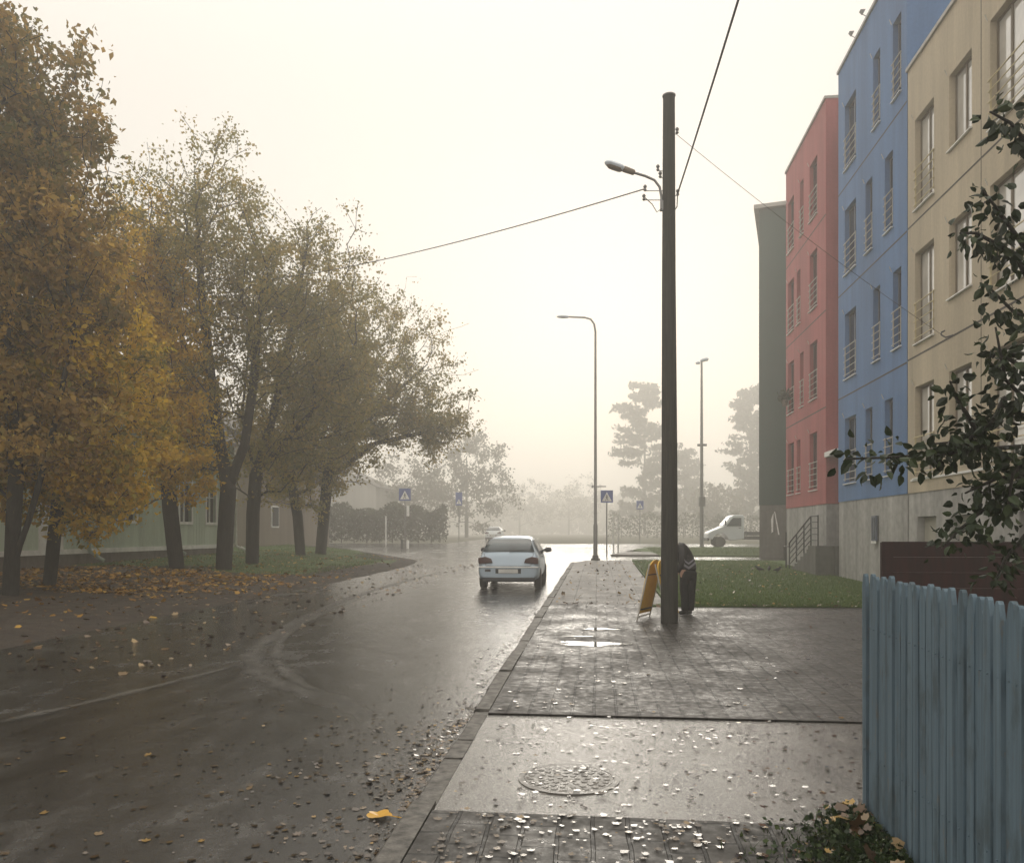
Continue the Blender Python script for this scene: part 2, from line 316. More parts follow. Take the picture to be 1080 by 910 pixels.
# kerb: separate stones along the road, one structure
mb = MB(); y = -22.0; rr = random.Random(4)
while y < 35.4:
    ln = rr.choice([.5, .98, .98, .98]); e = rr.uniform(-.012, .012); t = rr.uniform(-.008, .012)
    if 4.9 < y < 7.2: t -= .025
    y1 = min(y+ln-.02, 35.5)
    a, b = P(y)+.012+t, P(y1)+.012+t
    x0, x1 = -1.16+e, -1.006+e*.3
    mb.add([(x0+.02, y, a), (x1, y, a), (x1, y1, b), (x0+.02, y1, b), (x0, y, a-.02), (x0, y1, b-.02), (x0, y, a-.2), (x0, y1, b-.2), (x1, y, a-.2), (x1, y1, b-.2)],
           [(0, 1, 2, 3), (4, 0, 3, 5), (6, 4, 5, 7), (1, 8, 9, 2), (6, 8, 1, 0, 4), (7, 5, 3, 2, 9)])
    y += ln
tag(mb.build('kerb', M['kerb']), kind='structure')
# edging stone between the paving and the driveway
mb = MB(); mb.add([(-1, 7.335, P(7.3)+.006), (7.6, 7.335, P(7.3)+.006), (7.6, 7.355, P(7.3)+.006), (-1, 7.355, P(7.3)+.006)], [(0, 1, 2, 3)])
tag(mb.build('drain_joint', M['joint']), kind='structure')
# left verge: soil under leaves near the road, grass farther on
nx, ny = 46, 60; vs = []; fs_s = []; fs_g = []
xl = lambda y: -8.3+.7*sstep(8, 30, y)-1.2*sstep(32, 42, y)-10.5*sstep(37, 54.5, y)
for j in range(ny+1):
    y = -24+(54.4+24)*j/ny; x0 = xl(y)-.02
    for i in range(nx+1):
        x = x0-(i/nx)**1.5*62; e = sstep(0, 1.2, x0-x)
        vs.append((x, y, gh(x, y)-.055+.08*e+.035*e*math.sin(x*1.7+y)*math.sin(y*1.3-x*.6)))
for j in range(ny):
    for i in range(nx):
        q = (j*(nx+1)+i, j*(nx+1)+i+1, (j+1)*(nx+1)+i+1, (j+1)*(nx+1)+i)
        yy = vs[q[0]][1]; xx = vs[q[0]][0]; lim = 25.5+.8*math.sin(xx*1.3)
        (fs_g if yy > lim and xx < xl(yy)-1.6-.8*math.sin(yy*.7) else fs_s).append(q)
for nm, fs, mt in (('left_verge_soil', fs_s, M['soil']), ('left_lawn', fs_g, M['turf'])):
    b = MB(); b.v = vs[:]; b.f = fs
    o = b.build(nm, mt, None, True); tag(o, kind='structure')
def lz(x, y):
    e = sstep(0, 1.2, xl(y)-x); return gh(x, y)-.055+.08*e+.035*e*math.sin(x*1.7+y)*math.sin(y*1.3-x*.6)
# pale tyre tracks on the wet road
def ribbon(name, pix, w, dz, mat):
    pts = [G(*p) for p in pix]; out = []
    for i in range(len(pts)-1):
        p0, p1, p2, p3 = pts[max(i-1, 0)], pts[i], pts[i+1], pts[min(i+2, len(pts)-1)]
        for k in range(8):
            t = k/8; out.append(.5*((2*p1)+(p2-p0)*t+(2*p0-5*p1+4*p2-p3)*t*t+(3*p1-p0-3*p2+p3)*t**3))
    out.append(pts[-1]); n = len(out); vs = []; al = []; prof = (0, .7, 1, .7, 0)
    for i, p in enumerate(out):
        d = (out[min(i+1, n-1)]-out[max(i-1, 0)]); d.z = 0; d.normalize(); s = Vector((-d.y, d.x, 0))
        ww = w*.8*(.8+.2*math.sin(i*.9)+.1*math.sin(i*2.3))
        for k, e in enumerate(prof):
            q = p+s*ww*(k-2)/2; vs.append((q.x, q.y, P(q.y)-.05+dz)); al.append(e*min(1, i/10, (n-1-i)/10))
    mb = MB(); mb.add(vs, [(5*i+k, 5*i+k+1, 5*i+k+6, 5*i+k+5) for i in range(n-1) for k in range(4)])
    o = mb.build(name, mat); tag(o, kind='structure'); at = o.data.attributes.new('edge', 'FLOAT', 'POINT'); at.data.foreach_set('value', al)
ribbon('tyre_track', [(470, 601), (420, 613), (365, 630), (315, 652), (275, 676), (268, 694), (285, 712), (330, 728), (400, 752)], .26, .005, M['track'])
ribbon('tyre_track', [(400, 622), (350, 640), (305, 664), (292, 690), (318, 716), (380, 738)], .14, .009, M['track'])
ribbon('tyre_track', [(280, 690), (210, 708), (120, 730), (20, 752), (-120, 782)], .13, .013, M['track'])

# ------------------------------------------------------------------ buildings on the right
XF = 7.63
def facade(a0, a1, b0, b1, holes, mp, depth):
    """sheet in the (a,b) plane with real openings and reveals; mp(a,b,d) -> xyz"""
    A = sorted({a0, a1, *[h[0] for h in holes], *[h[1] for h in holes]}); B = sorted({b0, b1, *[h[2] for h in holes], *[h[3] for h in holes]})
    mb = MB()
    for i in range(len(A)-1):
        for j in range(len(B)-1):
            ca, cb = (A[i]+A[i+1])/2, (B[j]+B[j+1])/2
            if any(h[0] < ca < h[1] and h[2] < cb < h[3] for h in holes): continue
            mb.quad(mp(A[i], B[j], 0), mp(A[i+1], B[j], 0), mp(A[i+1], B[j+1], 0), mp(A[i], B[j+1], 0))
    for (p, q, r, s) in holes:
        for (u, v) in (((p, r), (q, r)), ((q, r), (q, s)), ((q, s), (p, s)), ((p, s), (p, r))):
            mb.quad(mp(*u, 0), mp(*v, 0), mp(*v, depth), mp(*u, depth))
    return mb
def window(root, a0, a1, b0, b1, fmat, gmat, rail=False, rmat=None, depth=.2, bars=1, sill=M['white'], name='window', bracket=True):
    """window in a wall at x=XF, between street positions a0..a1 and heights b0..b1 (world)"""
    x = XF+depth-.07; t = .055
    f = MB()
    f.box(x, x+.06, a0, a0+t, b0, b1); f.box(x, x+.06, a1-t, a1, b0, b1); f.box(x, x+.06, a0+t, a1-t, b1-t, b1); f.box(x, x+.06, a0+t, a1-t, b0, b0+t)
    for k in range(bars):
        c = a0+(a1-a0)*(k+1)/(bars+1) if bars > 1 else a0+(a1-a0)*.5
        f.box(x-.004, x+.056, c-.035, c+.035, b0+t, b1-t)
    f = f.build(name, fmat, root, world=True, bevel=.004)
    g = MB(); g.box(x+.02, x+.035, a0+t*.6, a1-t*.6, b0+t*.6, b1-t*.6); g.build('pane', gmat, f, world=True)
    s = MB(); s.add([(XF-.06, a0-.03, b0-.035), (XF-.06, a1+.03, b0-.035), (x, a1+.03, b0+.004), (x, a0-.03, b0+.004), (XF-.06, a0-.03, b0-.06), (XF-.06, a1+.03, b0-.06), (x, a1+.03, b0-.06), (x, a0-.03, b0-.06)],
                    [(0, 1, 2, 3), (4, 7, 6, 5), (0, 4, 5, 1), (1, 5, 6, 2), (2, 6, 7, 3), (3, 7, 4, 0)])
    s.build('sill', sill, f, world=True)
    if rail:
        r = MB(); n = 5
        for k in range(n):
            z = b0+.10+k*.21
            r.tube([(XF-.02, a0-.04, z), (XF-.02, a1+.04, z)], .012 if k < n-1 else .016, 6)
        for a in (a0+.02, a1-.02): r.box(XF-.012, XF+.02, a-.008, a+.008, b0+.06, b0+.98)
        r.build('railing', rmat or M['rail_light'], f, world=True)
    if bracket:
        r = MB(); r.tube([(XF+.01, a1+.10, b1+.05), (XF-.05, a1+.10, b1+.2)], .011, 5); r.build('bracket', M['rail_light'], f, world=True)
    return f
LV = [2.70, 5.95, 9.2, 12.42]
def block(name, label, y0, y1, top, wall, fmat, gmat, wins, plinth_holes, joints, back=20.0, x_in=None, nrows=4):
    root = thing(name, label, 'building', (XF, (y0+y1)/2, P((y0+y1)/2)))
    mp = lambda a, b, d: (XF+d, a, b)
    holes = [(w[0], w[1], w[2], w[3]) for w in wins]
    mb = facade(y0, y1, 2.7, top, holes, mp, .26)
    mb.quad((XF, y0, 2.7), (back, y0, 2.7), (back, y0, top), (XF, y0, top)); mb.quad((XF, y1, 2.7), (back, y1, 2.7), (back, y1, top), (XF, y1, top))
    mb.quad((back, y0, 2.7), (back, y1, 2.7), (back, y1, top), (back, y0, top))
    for (p, q, r, s) in holes: mb.quad((XF+.26, p, r), (XF+.26, q, r), (XF+.26, q, s), (XF+.26, p, s))
    mb.build('wall', wall, root, world=True)
    # plinth stands 2 cm back
    mp2 = lambda a, b, d: (XF+.02+d, a, b)
    e = .015
    pb = facade(y0+e, y1-e, P(y0)-.3, 2.7, plinth_holes, mp2, .25)
    for yy in (y0+e, y1-e): pb.quad((XF+.02, yy, -.2), (back, yy, -.2), (back, yy, 2.7), (XF+.02, yy, 2.7))
    for (p, q, r, s) in plinth_holes: pb.quad((XF+.27, p, r), (XF+.27, q, r), (XF+.27, q, s), (XF+.27, p, s))
    pb.build('plinth', M['plinth'], root, world=True)
    rf = MB(); rf.box(XF+.1, back-.1, y0+.08, y1-.08, top-.4, top-.25); rf.build('roof', M['roof'], root, world=True)
    c = MB(); c.box(XF-.05, XF+.25, y0-.02, y1+.02, top, top+.09); c.box(XF+.25, back, y0-.02, y0+.25, top, top+.09); c.box(XF+.25, back, y1-.25, y1+.02, top, top+.09); c.build('parapet_cap', M['cap'], root, world=True)
    for z in joints:
        j = MB(); j.box(XF-.004, XF+.004, y0+.005, y1-.005, z-.022, z+.022); j.build('facade_joint', M['joint'], root, world=True)
    for w in wins: window(root, *w[:4], fmat, gmat, **(w[4] if len(w) > 4 else {}))
    return root
# yellow
wy = []
for k in range(3):
    b = 3.08+3.22*k
    wy += [(19.29, 20.39, b, b+2.16, dict(rail=True, rmat=M['rail_y'])), (17.42, 18.49, b+.55, b+2.16, dict(bars=1)), (14.95, 16.65, b+.1, b+2.2, dict(rail=True, rmat=M['rail_y'], bars=2)), (12.2, 13.3, b, b+2.16, dict(rail=True, rmat=M['rail_y']))]
ph = [(19.21, 20.30, .35, 2.12), (17.3, 18.42, .35, 2.12), (14.6, 15.6, .35, 2.12)]
yb = block('apartment_building', 'yellow beige apartment block with plain concrete ground floor, lowest of the row', 8.2, 20.84, 13.1, M['yellow'], M['frame_y'], M['glass_light'], wy, ph, [5.98, 9.22])
mb = MB(); mb.box(XF-.003, XF+.003, 17.0, 17.025, 2.72, 13.08); mb.build('facade_joint', M['joint'], yb, world=True)
for (p, q, r, s) in ph:
    d = MB(); d.box(XF+.18, XF+.24, p+.02, q-.02, r, s-.02); d = d.build('door', M['door_y'], yb, world=True)
    h = MB(); h.tube([(XF+.17, q-.15, 1.2), (XF+.12, q-.15, 1.2), (XF+.12, q-.15, 1.32)], .015, 6); h.build('handle', M['dark_metal'], d, world=True)
mb = MB(); mb.box(XF-.03, XF+.002, 16.3, 20.6, 2.98, 3.03); mb.build('ledge', M['white'], yb, world=True)
# blue
wb = []
for k in range(4):
    b = 3.27+3.22*k; hh = 1.98
    wb.append((24.86, 25.95, b, b+hh, dict(rail=True)))
    if k % 2 == 1: wb += [(22.80, 23.36, b, b+hh, dict(rail=True, bars=0)), (21.28, 21.86, b, b+hh, dict(rail=True, bars=0))]
    else: wb += [(23.43, 24.01, b, b+hh, dict(rail=True, bars=0)), (21.86, 22.46, b, b+hh, dict(rail=True, bars=0))]
bb = block('apartment_building', 'blue apartment block with narrow windows between the red and yellow ones', 20.9, 26.62, 16.3, M['blue'], M['frame_b'], M['glass_dark'], wb, [(22.97, 23.31, 1.5, 2.2)], [5.95, 9.2, 12.42], 19.9)
window(bb, 22.97, 23.31, 1.5, 2.2, M['frame_b'], M['glass_dark'], False, .2, 0, bracket=False)
for yy in (24.9, 23.9):
    v = MB(); v.tube([(XF+.1, yy, 16.36), (XF-.12, yy, 16.50)], .012, 5); v.add([(XF-.19, yy-.07, 16.60), (XF-.05, yy-.07, 16.60), (XF-.05, yy+.07, 16.60), (XF-.19, yy+.07, 16.60), (XF-.13, yy-.03, 16.49), (XF-.11, yy-.03, 16.49), (XF-.11, yy+.03, 16.49), (XF-.13, yy+.03, 16.49)], [(0, 1, 2, 3), (4, 7, 6, 5), (0, 4, 5, 1), (1, 5, 6, 2), (2, 6, 7, 3), (3, 7, 4, 0)])
    v.build('floodlight', M['metal'], bb, world=True)
# red
wr = []
for k in range(4):
    b = 3.27+3.22*k; hh = 2.0
    wr += [(29.1, 30.12, b, b+hh, dict(rail=True)), (32.45, 33.45, b, b+hh, dict(rail=True))]
    wr.append((30.98, 31.5, b, b+hh, dict(rail=True, bars=0)) if k % 2 == 1 else (31.45, 31.98, b, b+hh, dict(rail=True, bars=0)))
rb = block('apartment_building', 'red apartment block with narrow windows behind the blue one', 28.03, 33.78, 16.3, M['red'], M['frame_r'], M['glass_dark'], wr, [], [5.95, 9.2, 12.42], 19.8)
# entrance recess between blue and red, with landing, canopy and door
er = thing('entrance_porch', 'recessed dark entrance with white canopy between the red and blue blocks', 'porch', (8.4, 27.3, P(27.3)))
mb = MB(); mb.box(9.3, 9.4, 26.63, 28.02, P(27)-.1, 16.0); mb.build('back_wall', M['red'], er, world=True)
mb = MB(); mb.box(9.22, 9.29, 26.85, 27.85, 1.32, 3.45); dd = mb.build('door', M['door_dark'], er, world=True)
mb = MB(); mb.tube([(9.2, 27.0, 2.3), (9.14, 27.0, 2.3), (9.14, 27.0, 2.5)], .015, 6); mb.build('handle', M['metal'], dd, world=True)
mb = MB(); mb.box(XF-.06, 9.28, 26.64, 28.01, 4.25, 4.42); mb.build('canopy', M['white'], er, world=True, bevel=.01)
mb = MB(); mb.box(XF-.05, 9.21, 26.64, 28.01, P(27)-.1, 1.3); mb.build('landing', M['plinth_dark'], er, world=True)
mb = MB(); mb.box(8.3, 9.1, 28.015, 28.022, 1.31, 4.2); mb.build('side_panel', M['plinth_dark'], er, world=True)
# outside steps
st = thing('entrance_steps', 'concrete outside steps with dark metal railing against the red block', 'steps', (7.3, 29.2, P(29.2)))
mb = MB(); n = 6; zt = 1.3; zb = P(31)
for k in range(n):
    ya = 27.85+k*.42; z = zt-(k+1)*(zt-zb)/(n+1)
    mb.box(7.06, XF-.012, ya, ya+.42, P(29)-.2, z)
mb.box(7.0, XF-.012, 26.9, 27.85, P(27)-.2, zt-.002)
mb.build('steps', M['plinth_dark'], st, world=True)
r = MB(); A_ = Vector((7.1, 30.9, zb+.98)); B_ = Vector((7.1, 27.85, zt+.98)); C_ = Vector((7.1, 26.98, zt+.98))
for k in range(5):
    o_ = Vector((0, 0, -.2*k)); r.tube([A_+o_, B_+o_, C_+o_], .028 if k == 0 else .018, 6)
for t in (0, .35, .7, 1): q = A_.lerp(B_, t); r.tube([q, (q.x, q.y, q.z-1.0)], .024, 6)
r.tube([C_, (C_.x, C_.y, zt)], .024, 6); r.tube([(7.05, 31.2, P(31)), (7.05, 31.2, 1.75)], .03, 6); r.tube([(7.05, 31.5, P(31)+.3), (7.05, 31.5, P(31)+.85), (7.05, 30.9, P(31)+.85)], .02, 6)
r.build('railing', M['dark_metal'], st, world=True)
# green block turned a little, only its near end wall shows
gq = G(800.5, 586); gb = thing('apartment_building', 'dark green rendered block with white painted mark, farthest of the row', 'building', (gq.x, gq.y, P(gq.y)), -math.radians(13.5))
z0 = P(gq.y); TOPG = 18.6-z0
mb = MB(); mb.box(0, 7, 0, 12, 2.65, TOPG); mb.build('wall', M['green'], gb)
mb = MB(); mb.box(.02, 6.98, .02, 11.98, -.3, 2.65); mb.build('plinth', M['plinth_dark'], gb)
mb = MB(); mb.box(-.25, 7.2, -.25, 12.2, TOPG, TOPG+.2); mb.build('roof', M['cap'], gb)
mb = MB(); mb.prism([(.62, 1.2), (.70, 1.25), (.72, 2.25), (.60, 1.9)], 1, .008, .02); mb.prism([(.76, 2.3), (.80, 2.3), (1.04, 1.0), (.96, 1.05)], 1, .008, .02); mb.build('painted_mark', M['white'], gb)
mb = MB(); mb.box(.95, 1.35, -.02, .02, .1, 1.1); mb.build('hatch', M['plinth_dark'], gb)
# pot plant on the red block's balcony rail
pl = thing('pot_plant', 'dark bushy pot plant on a window rail of the red block', 'plant', (XF-.22, 33.0, 6.75))
mb = MB(); mb.lathe([(.09, 0), (.13, .22), (.14, .24)], (0, 0, 0), 12); mb.build('pot', M['brown_wall'], pl)
V = []; T = []
for _ in range(260):
    c = np.array(RNG.normal(0, 1, 3)); c *= .33*RNG.random()**.4/np.linalg.norm(c); c[2] = c[2]*.9+.42
    d = RNG.normal(0, 1, 3); d /= np.linalg.norm(d); e = np.cross(d, RNG.normal(0, 1, 3)); e /= np.linalg.norm(e)
    V += [c-d*.06, c+e*.03, c+d*.06, c-e*.03]; T.append(RNG.random())
fast_mesh('foliage', V, 4, L_APPLE, T, pl)

# ------------------------------------------------------------------ left houses
def left_house():
    p0 = Vector((-17.7, 37.0, 0)); ang = math.radians(0)
    root = thing('timber_house', 'pale green timber house with white trim behind the near trees', 'house', (-17.9, 30, lz(-17.9, 30)))
    X = -17.9; y0, y1 = 12.0, 38.3; zb, zt = 1.05, 6.2
    wins = [(16.0, 17.1, 2.2, 3.9), (20.0, 21.1, 2.2, 3.9), (28.6, 29.7, 2.2, 3.9), (33.0, 34.0, 2.2, 3.9), (35.4, 36.3, 2.2, 3.9)]
    door = (24.2, 25.5, zb+.05, 3.35)
    mp = lambda a, b, d: (X-d, a, b)
    w = facade(y0, y1, zb, zt, wins+[door], mp, .15)
    for (p, q, r, s) in wins+[door]: w.quad((X-.15, p, r), (X-.15, q, r), (X-.15, q, s), (X-.15, p, s))
    w.quad((X, y1, zb), (X-9, y1, zb), (X-9, y1, zt), (X, y1, zt)); w.quad((X, y0, zb), (X-9, y0, zb), (X-9, y0, zt), (X, y0, zt)); w.quad((X-9, y0, zb), (X-9, y1, zb), (X-9, y1, zt), (X-9, y0, zt))
    for yy in (y0, y1): w.add([(X, yy, zt), (X-9, yy, zt), (X-4.5, yy, zt+3)], [(0, 1, 2)])
    y = y0+.18
    while y < y1:                                             # board battens
        if not any(a-.1 < y < b+.1 for a, b, *_ in wins+[door]): w.box(X, X+.012, y-.015, y+.015, zb+.12, zt-.05)
        y += .24
    w.build('wall', M['house_green'], root, world=True)
    p = MB(); p.box(X-8.9, X-.03, y0+.05, y1-.05, -.2, zb); p.build('plinth', M['house_plinth'], root, world=True)
    p = MB(); p.box(X, X+.05, y0-.03, y1+.03, zb-.05, zb+.12); p.box(X-.01, X+.045, y1-.14, y1+.045, zb+.12, zt-.03); p.build('trim', M['house_white'], root, world=True)
    for a, b, c, d in wins:
        f = MB()
        f.box(X-.02, X+.04, a-.12, a, c-.12, d+.12); f.box(X-.02, X+.04, b, b+.12, c-.12, d+.12); f.box(X-.02, X+.04, a, b, d, d+.12); f.box(X-.02, X+.055, a, b, c-.12, c)
        f.box(X-.10, X-.05, (a+b)/2-.03, (a+b)/2+.03, c, d); f.box(X-.10, X-.05, a, b, c+(d-c)*.66, c+(d-c)*.66+.05)
        f = f.build('window', M['house_white'], root, world=True)
        g = MB(); g.box(X-.14, X-.12, a, b, c, d); g.build('pane', M['glass_dark'], f, world=True)
    a, b, c, d = door
    f = MB(); f.box(X-.10, X-.05, a, b, c, d)
    for k in range(4): f.box(X-.05, X-.035, a+.12, b-.12, c+.1+k*.52, c+.48+k*.52)
    f = f.build('door', M['house_white'], root, world=True)
    h = MB(); h.tube([(X-.05, a+.08, 2.0), (X+.02, a+.08, 2.0), (X+.02, a+.08, 2.15)], .014, 6); h.build('handle', M['dark_metal'], f, world=True)
    r = MB(); r.add([(X+.6, y0-.5, zt-.2), (X+.6, y1+.5, zt-.2), (X-4.5, y1+.5, zt+3.15), (X-4.5, y0-.5, zt+3.15), (X-9.6, y1+.5, zt-.2), (X-9.6, y0-.5, zt-.2),
                     (X+.6, y0-.5, zt-.35), (X+.6, y1+.5, zt-.35), (X-4.5, y1+.5, zt+2.98), (X-4.5, y0-.5, zt+2.98), (X-9.6, y1+.5, zt-.35), (X-9.6, y0-.5, zt-.35)],
                    [(0, 1, 2, 3), (3, 2, 4, 5), (6, 9, 8, 7), (9, 11, 10, 8), (0, 6, 7, 1), (5, 4, 10, 11), (1, 7, 8, 2), (2, 8, 10, 4), (0, 3, 9, 6), (3, 5, 11, 9)])
    rf = r.build('roof', M['roof'], root, world=True)
    c = MB(); c.box(X-5, X-4.3, 24, 24.8, zt+2.6, zt+4.2); c.build('chimney', M['brown_wall'], rf, world=True)
    for y, mt in ((38.15, M['house_white']), (32.3, M['downpipe']), (26.6, M['downpipe'])):
        d = MB(); g = lz(X+.4, y)
        d.tube([(X+.55, y, zt-.3), (X+.13, y, zt-.7), (X+.13, y, zb+.2), (X+.13, y+.05, zb+.02), (X+.28, y+.22, zb-.12), (X+.28, y+.25, g+.25), (X+.5, y+.3, g+.12)], .07, 10)
        d.build('downpipe', mt, root, True, world=True)
left_house()
def plain_house(name, label, x0, x1, y0, y1, h, wall, roofh, wins):
    z = P((y0+y1)/2); root = thing(name, label, 'house', ((x0+x1)/2, (y0+y1)/2, z))
    m = MB(); m.box(x0, x1, y0, y1, z-.3, z+h)
    for yy in (y0, y1): m.add([(x0, yy, z+h), (x1, yy, z+h), ((x0+x1)/2, yy, z+h+roofh)], [(0, 1, 2)])
    m.build('wall', wall, root, world=True)
    r = MB(); a, b, c = x0-.5, x1+.5, (x0+x1)/2; e = z+h-.15; t = z+h+roofh+.15
    r.prism([(a, e), (c, t), (b, e), (b, e+.15), (c, t+.18), (a, e+.15)], 1, y0-.5, y1+.5); r.build('roof', M['roof'], root, world=True)
    for (face, u, v, w_, h_) in wins:
        f = MB()
        if face == 'front': f.box(u, u+w_, y0-.05, y0-.002, z+v, z+v+h_)
        else: f.box(x1+.002, x1+.05, u, u+w_, z+v, z+v+h_)
        f = f.build('window', M['house_white'], root, world=True); g = MB()
        if face == 'front': g.box(u+.1, u+w_-.1, y0-.07, y0-.052, z+v+.1, z+v+h_-.1)
        else: g.box(x1+.052, x1+.07, u+.1, u+w_-.1, z+v+.1, z+v+h_-.1)
        g.build('pane', M['glass_dark'], f, world=True)
    return root
plain_house('brown_house', 'brown rendered house beyond the white corner downpipe', -34, -20.5, 47, 60, 6.5, M['brown_wall'], 3, [('front', -32, 1.4, 1.2, 1.4), ('front', -28.5, 1.4, 1.2, 1.4), ('front', -24.5, 1.4, 1.2, 1.4), ('side', 49, 1.4, 1.2, 1.4), ('side', 53, 1.4, 1.2, 1.4)])
plain_house('pale_house', 'pale grey house barely showing through fog behind the last trees', -50, -33, 118, 130, 7.5, M['grey_wall'], 4, [('front', -47, 2, 1.2, 1.5), ('front', -43, 2, 1.2, 1.5), ('front', -38, 2, 1.2, 1.5), ('side', 121, 2, 1.2, 1.5)])
for (px, py, lab) in ((282, 576, 'left white gate post behind the trees beside the brown house'), (294, 576, 'right white gate post behind the trees beside the brown house')):
    q = G(px, py); z = lz(q.x, q.y) if q.y < 54 else P(q.y)
    m = MB(); m.box(q.x-.14, q.x+.14, q.y-.14, q.y+.14, z-.1, z+1.75); m.add([(q.x-.18, q.y-.18, z+1.75), (q.x+.18, q.y-.18, z+1.75), (q.x+.18, q.y+.18, z+1.75), (q.x-.18, q.y+.18, z+1.75), (q.x, q.y, z+1.95)], [(0, 1, 4), (1, 2, 4), (2, 3, 4), (3, 0, 4), (0, 3, 2, 1)])
    tag(m.build('gate_post', M['house_white'], bevel=.01), lab, 'gate post', 'white gate posts behind the trees')

# ------------------------------------------------------------------ fences
fz = lambda y: P(y)
fe = thing('picket_fence', 'weathered blue picket fence running along the right foreground', 'fence', (1.6, 3, fz(3)))
mb = MB(); y = 5.0; rr = random.Random(9); XP = 1.6
while y > -3.0:
    w = rr.uniform(.060, .071); h = 1.447+rr.uniform(-.016, .014); t = rr.uniform(-.009, .009); z = fz(y)
    zb = z+.03; zt = z+h; ln = rr.uniform(-.011, .011)
    prof = [(-w/2, zb), (w/2, zb), (w/2+ln, zt-.075), (w*.27+ln, zt-.012), (w*.12+ln, zt), (-w*.12+ln, zt), (-w*.27+ln, zt-.012), (-w/2+ln, zt-.075)]
    mb.prism([(y+a, b) for a, b in prof], 0, XP+t-.011, XP+t+.011)
    for zz in (.40, 1.13): mb.tube([(XP+t-.012, y+rr.uniform(-.008, .008), z+zz), (XP+t-.0145, y, z+zz)], .0045, 6)
    y -= .0835+rr.uniform(-.003, .003)
mb.build('picket_panel', M['fence_blue'], fe, bevel=.003, world=True)
mb = MB()
for zz in (.35, 1.08): mb.add([(XP+.019, -3, fz(-3)+zz), (XP+.06, -3, fz(-3)+zz), (XP+.06, 5, fz(5)+zz), (XP+.019, 5, fz(5)+zz), (XP+.019, -3, fz(-3)+zz+.09), (XP+.06, -3, fz(-3)+zz+.09), (XP+.06, 5, fz(5)+zz+.09), (XP+.019, 5, fz(5)+zz+.09)], [(0, 3, 2, 1), (4, 5, 6, 7), (0, 1, 5, 4), (1, 2, 6, 5), (2, 3, 7, 6), (3, 0, 4, 7)])
mb.build('rail', M['fence_blue'], fe, world=True)
for yy in (4.93, 2.3, -.4, -2.9):
    mb = MB(); mb.box(XP+.062, XP+.15, yy-.045, yy+.045, fz(yy)-.1, fz(yy)+1.3); mb.build('post', M['fence_blue'], fe, world=True)
# dark red boarded fence standing across, behind the blue one
q0 = D(930, 569, 8.4)
rf = thing('board_fence', 'dark red horizontal board fence behind the blue picket fence', 'fence', (q0.x+2.2, q0.y, P(q0.y)))
mb = MB(); z = P(q0.y)-.05; k = 0
while z < q0.z-.02:
    mb.box(q0.x, q0.x+4.0, q0.y-.012+.004*(k % 2), q0.y+.012, z, min(z+.158, q0.z)); z += .16; k += 1
mb.build('board_panel', M['fence_red'], rf, world=True)
for k in range(3):
    mb = MB(); mb.box(q0.x+.02+k*1.9, q0.x+.12+k*1.9, q0.y+.014, q0.y+.11, P(q0.y)-.1, q0.z-.03); mb.build('post', M['fence_red'], rf, world=True)

# ------------------------------------------------------------------ poles, wires, lamps, signs
b0 = G(706, 657); PX, PY, PZ = b0.x, b0.y, b0.z; ZP = -PX*SA+PY*CA; PT = D(706, 102, ZP).z
up = thing('utility_pole', 'dark wooden utility pole on the paving beside the person', 'utility pole', (PX, PY, PZ))
mb = MB(); H = PT-PZ
mb.tube([(0, 0, -.2), (0, 0, .1), (.0, 0, H*.33), (-.01, 0, H*.66), (-.008, 0, H)], [.152, .15, .135, .118, .102], 20); mb.build('pole', M['pole_wood'], up, True)
mb = MB(); mb.lathe([(.115, H), (.115, H+.02), (.02, H+.05)], (-.008, 0, 0), 16); mb.build('cap', M['metal'], up)
zl = D(700, 215, ZP).z-PZ
mb = MB(); mb.tube([(-.13, -.02, zl-.05), (-.14, -.03, zl+.12), (-.17, -.04, zl+.28), (-.26, -.05, zl+.40), (-.42, -.07, zl+.47), (-.62, -.09, zl+.53)], .022, 10)
mb.box(-.16, -.10, -.05, .03, zl-.12, zl+.05); mb.build('arm', M['metal'], up, True)
lm = MB(); a = Vector((-.60, -.09, zl+.525)); dr = Vector((-.95, -.1, .34)).normalized()
def ell(mb, c, d, prof, w, hgt, n=14):
    u = Vector((0, 0, 1)); s = d.cross(u).normalized(); u = s.cross(d).normalized(); rings = []
    vs = []
    for (t, r1, r2) in prof:
        for k in range(n):
            g = 2*PI*k/n; vs.append(c+d*t+s*(math.cos(g)*r1*w)+u*(math.sin(g)*r2*hgt))
    m = len(prof); fs = [(i*n+k, i*n+(k+1) % n, (i+1)*n+(k+1) % n, (i+1)*n+k) for i in range(m-1) for k in range(n)]
    fs += [tuple(range(n))[::-1], tuple(range((m-1)*n, m*n))]; mb.add(vs, fs)
ell(lm, a, dr, [(0, .45, .6), (.02, .7, .9), (.2, .85, 1.0), (.215, .7, .85)], .06, .055); lamp = lm.build('lamp_housing', M['lamp_under'], up, True)
lm = MB(); ell(lm, a+dr*.2, dr, [(0, .6, .6), (.03, .9, .95), (.15, 1.15, 1.05), (.26, 1.1, .95), (.33, .7, .6), (.355, .2, .2)], .09, .055); head = lm.build('lamp_head', M['lamp_shell'], up, True)
lm = MB(); ell(lm, a+dr*.23+Vector((0, 0, -.035)), dr, [(0, .5, .4), (.04, .95, 1), (.15, 1.1, 1.1), (.24, .95, 1), (.29, .3, .3)], .075, .04); lm.build('lamp_bowl', M['lamp_under'], head, True)
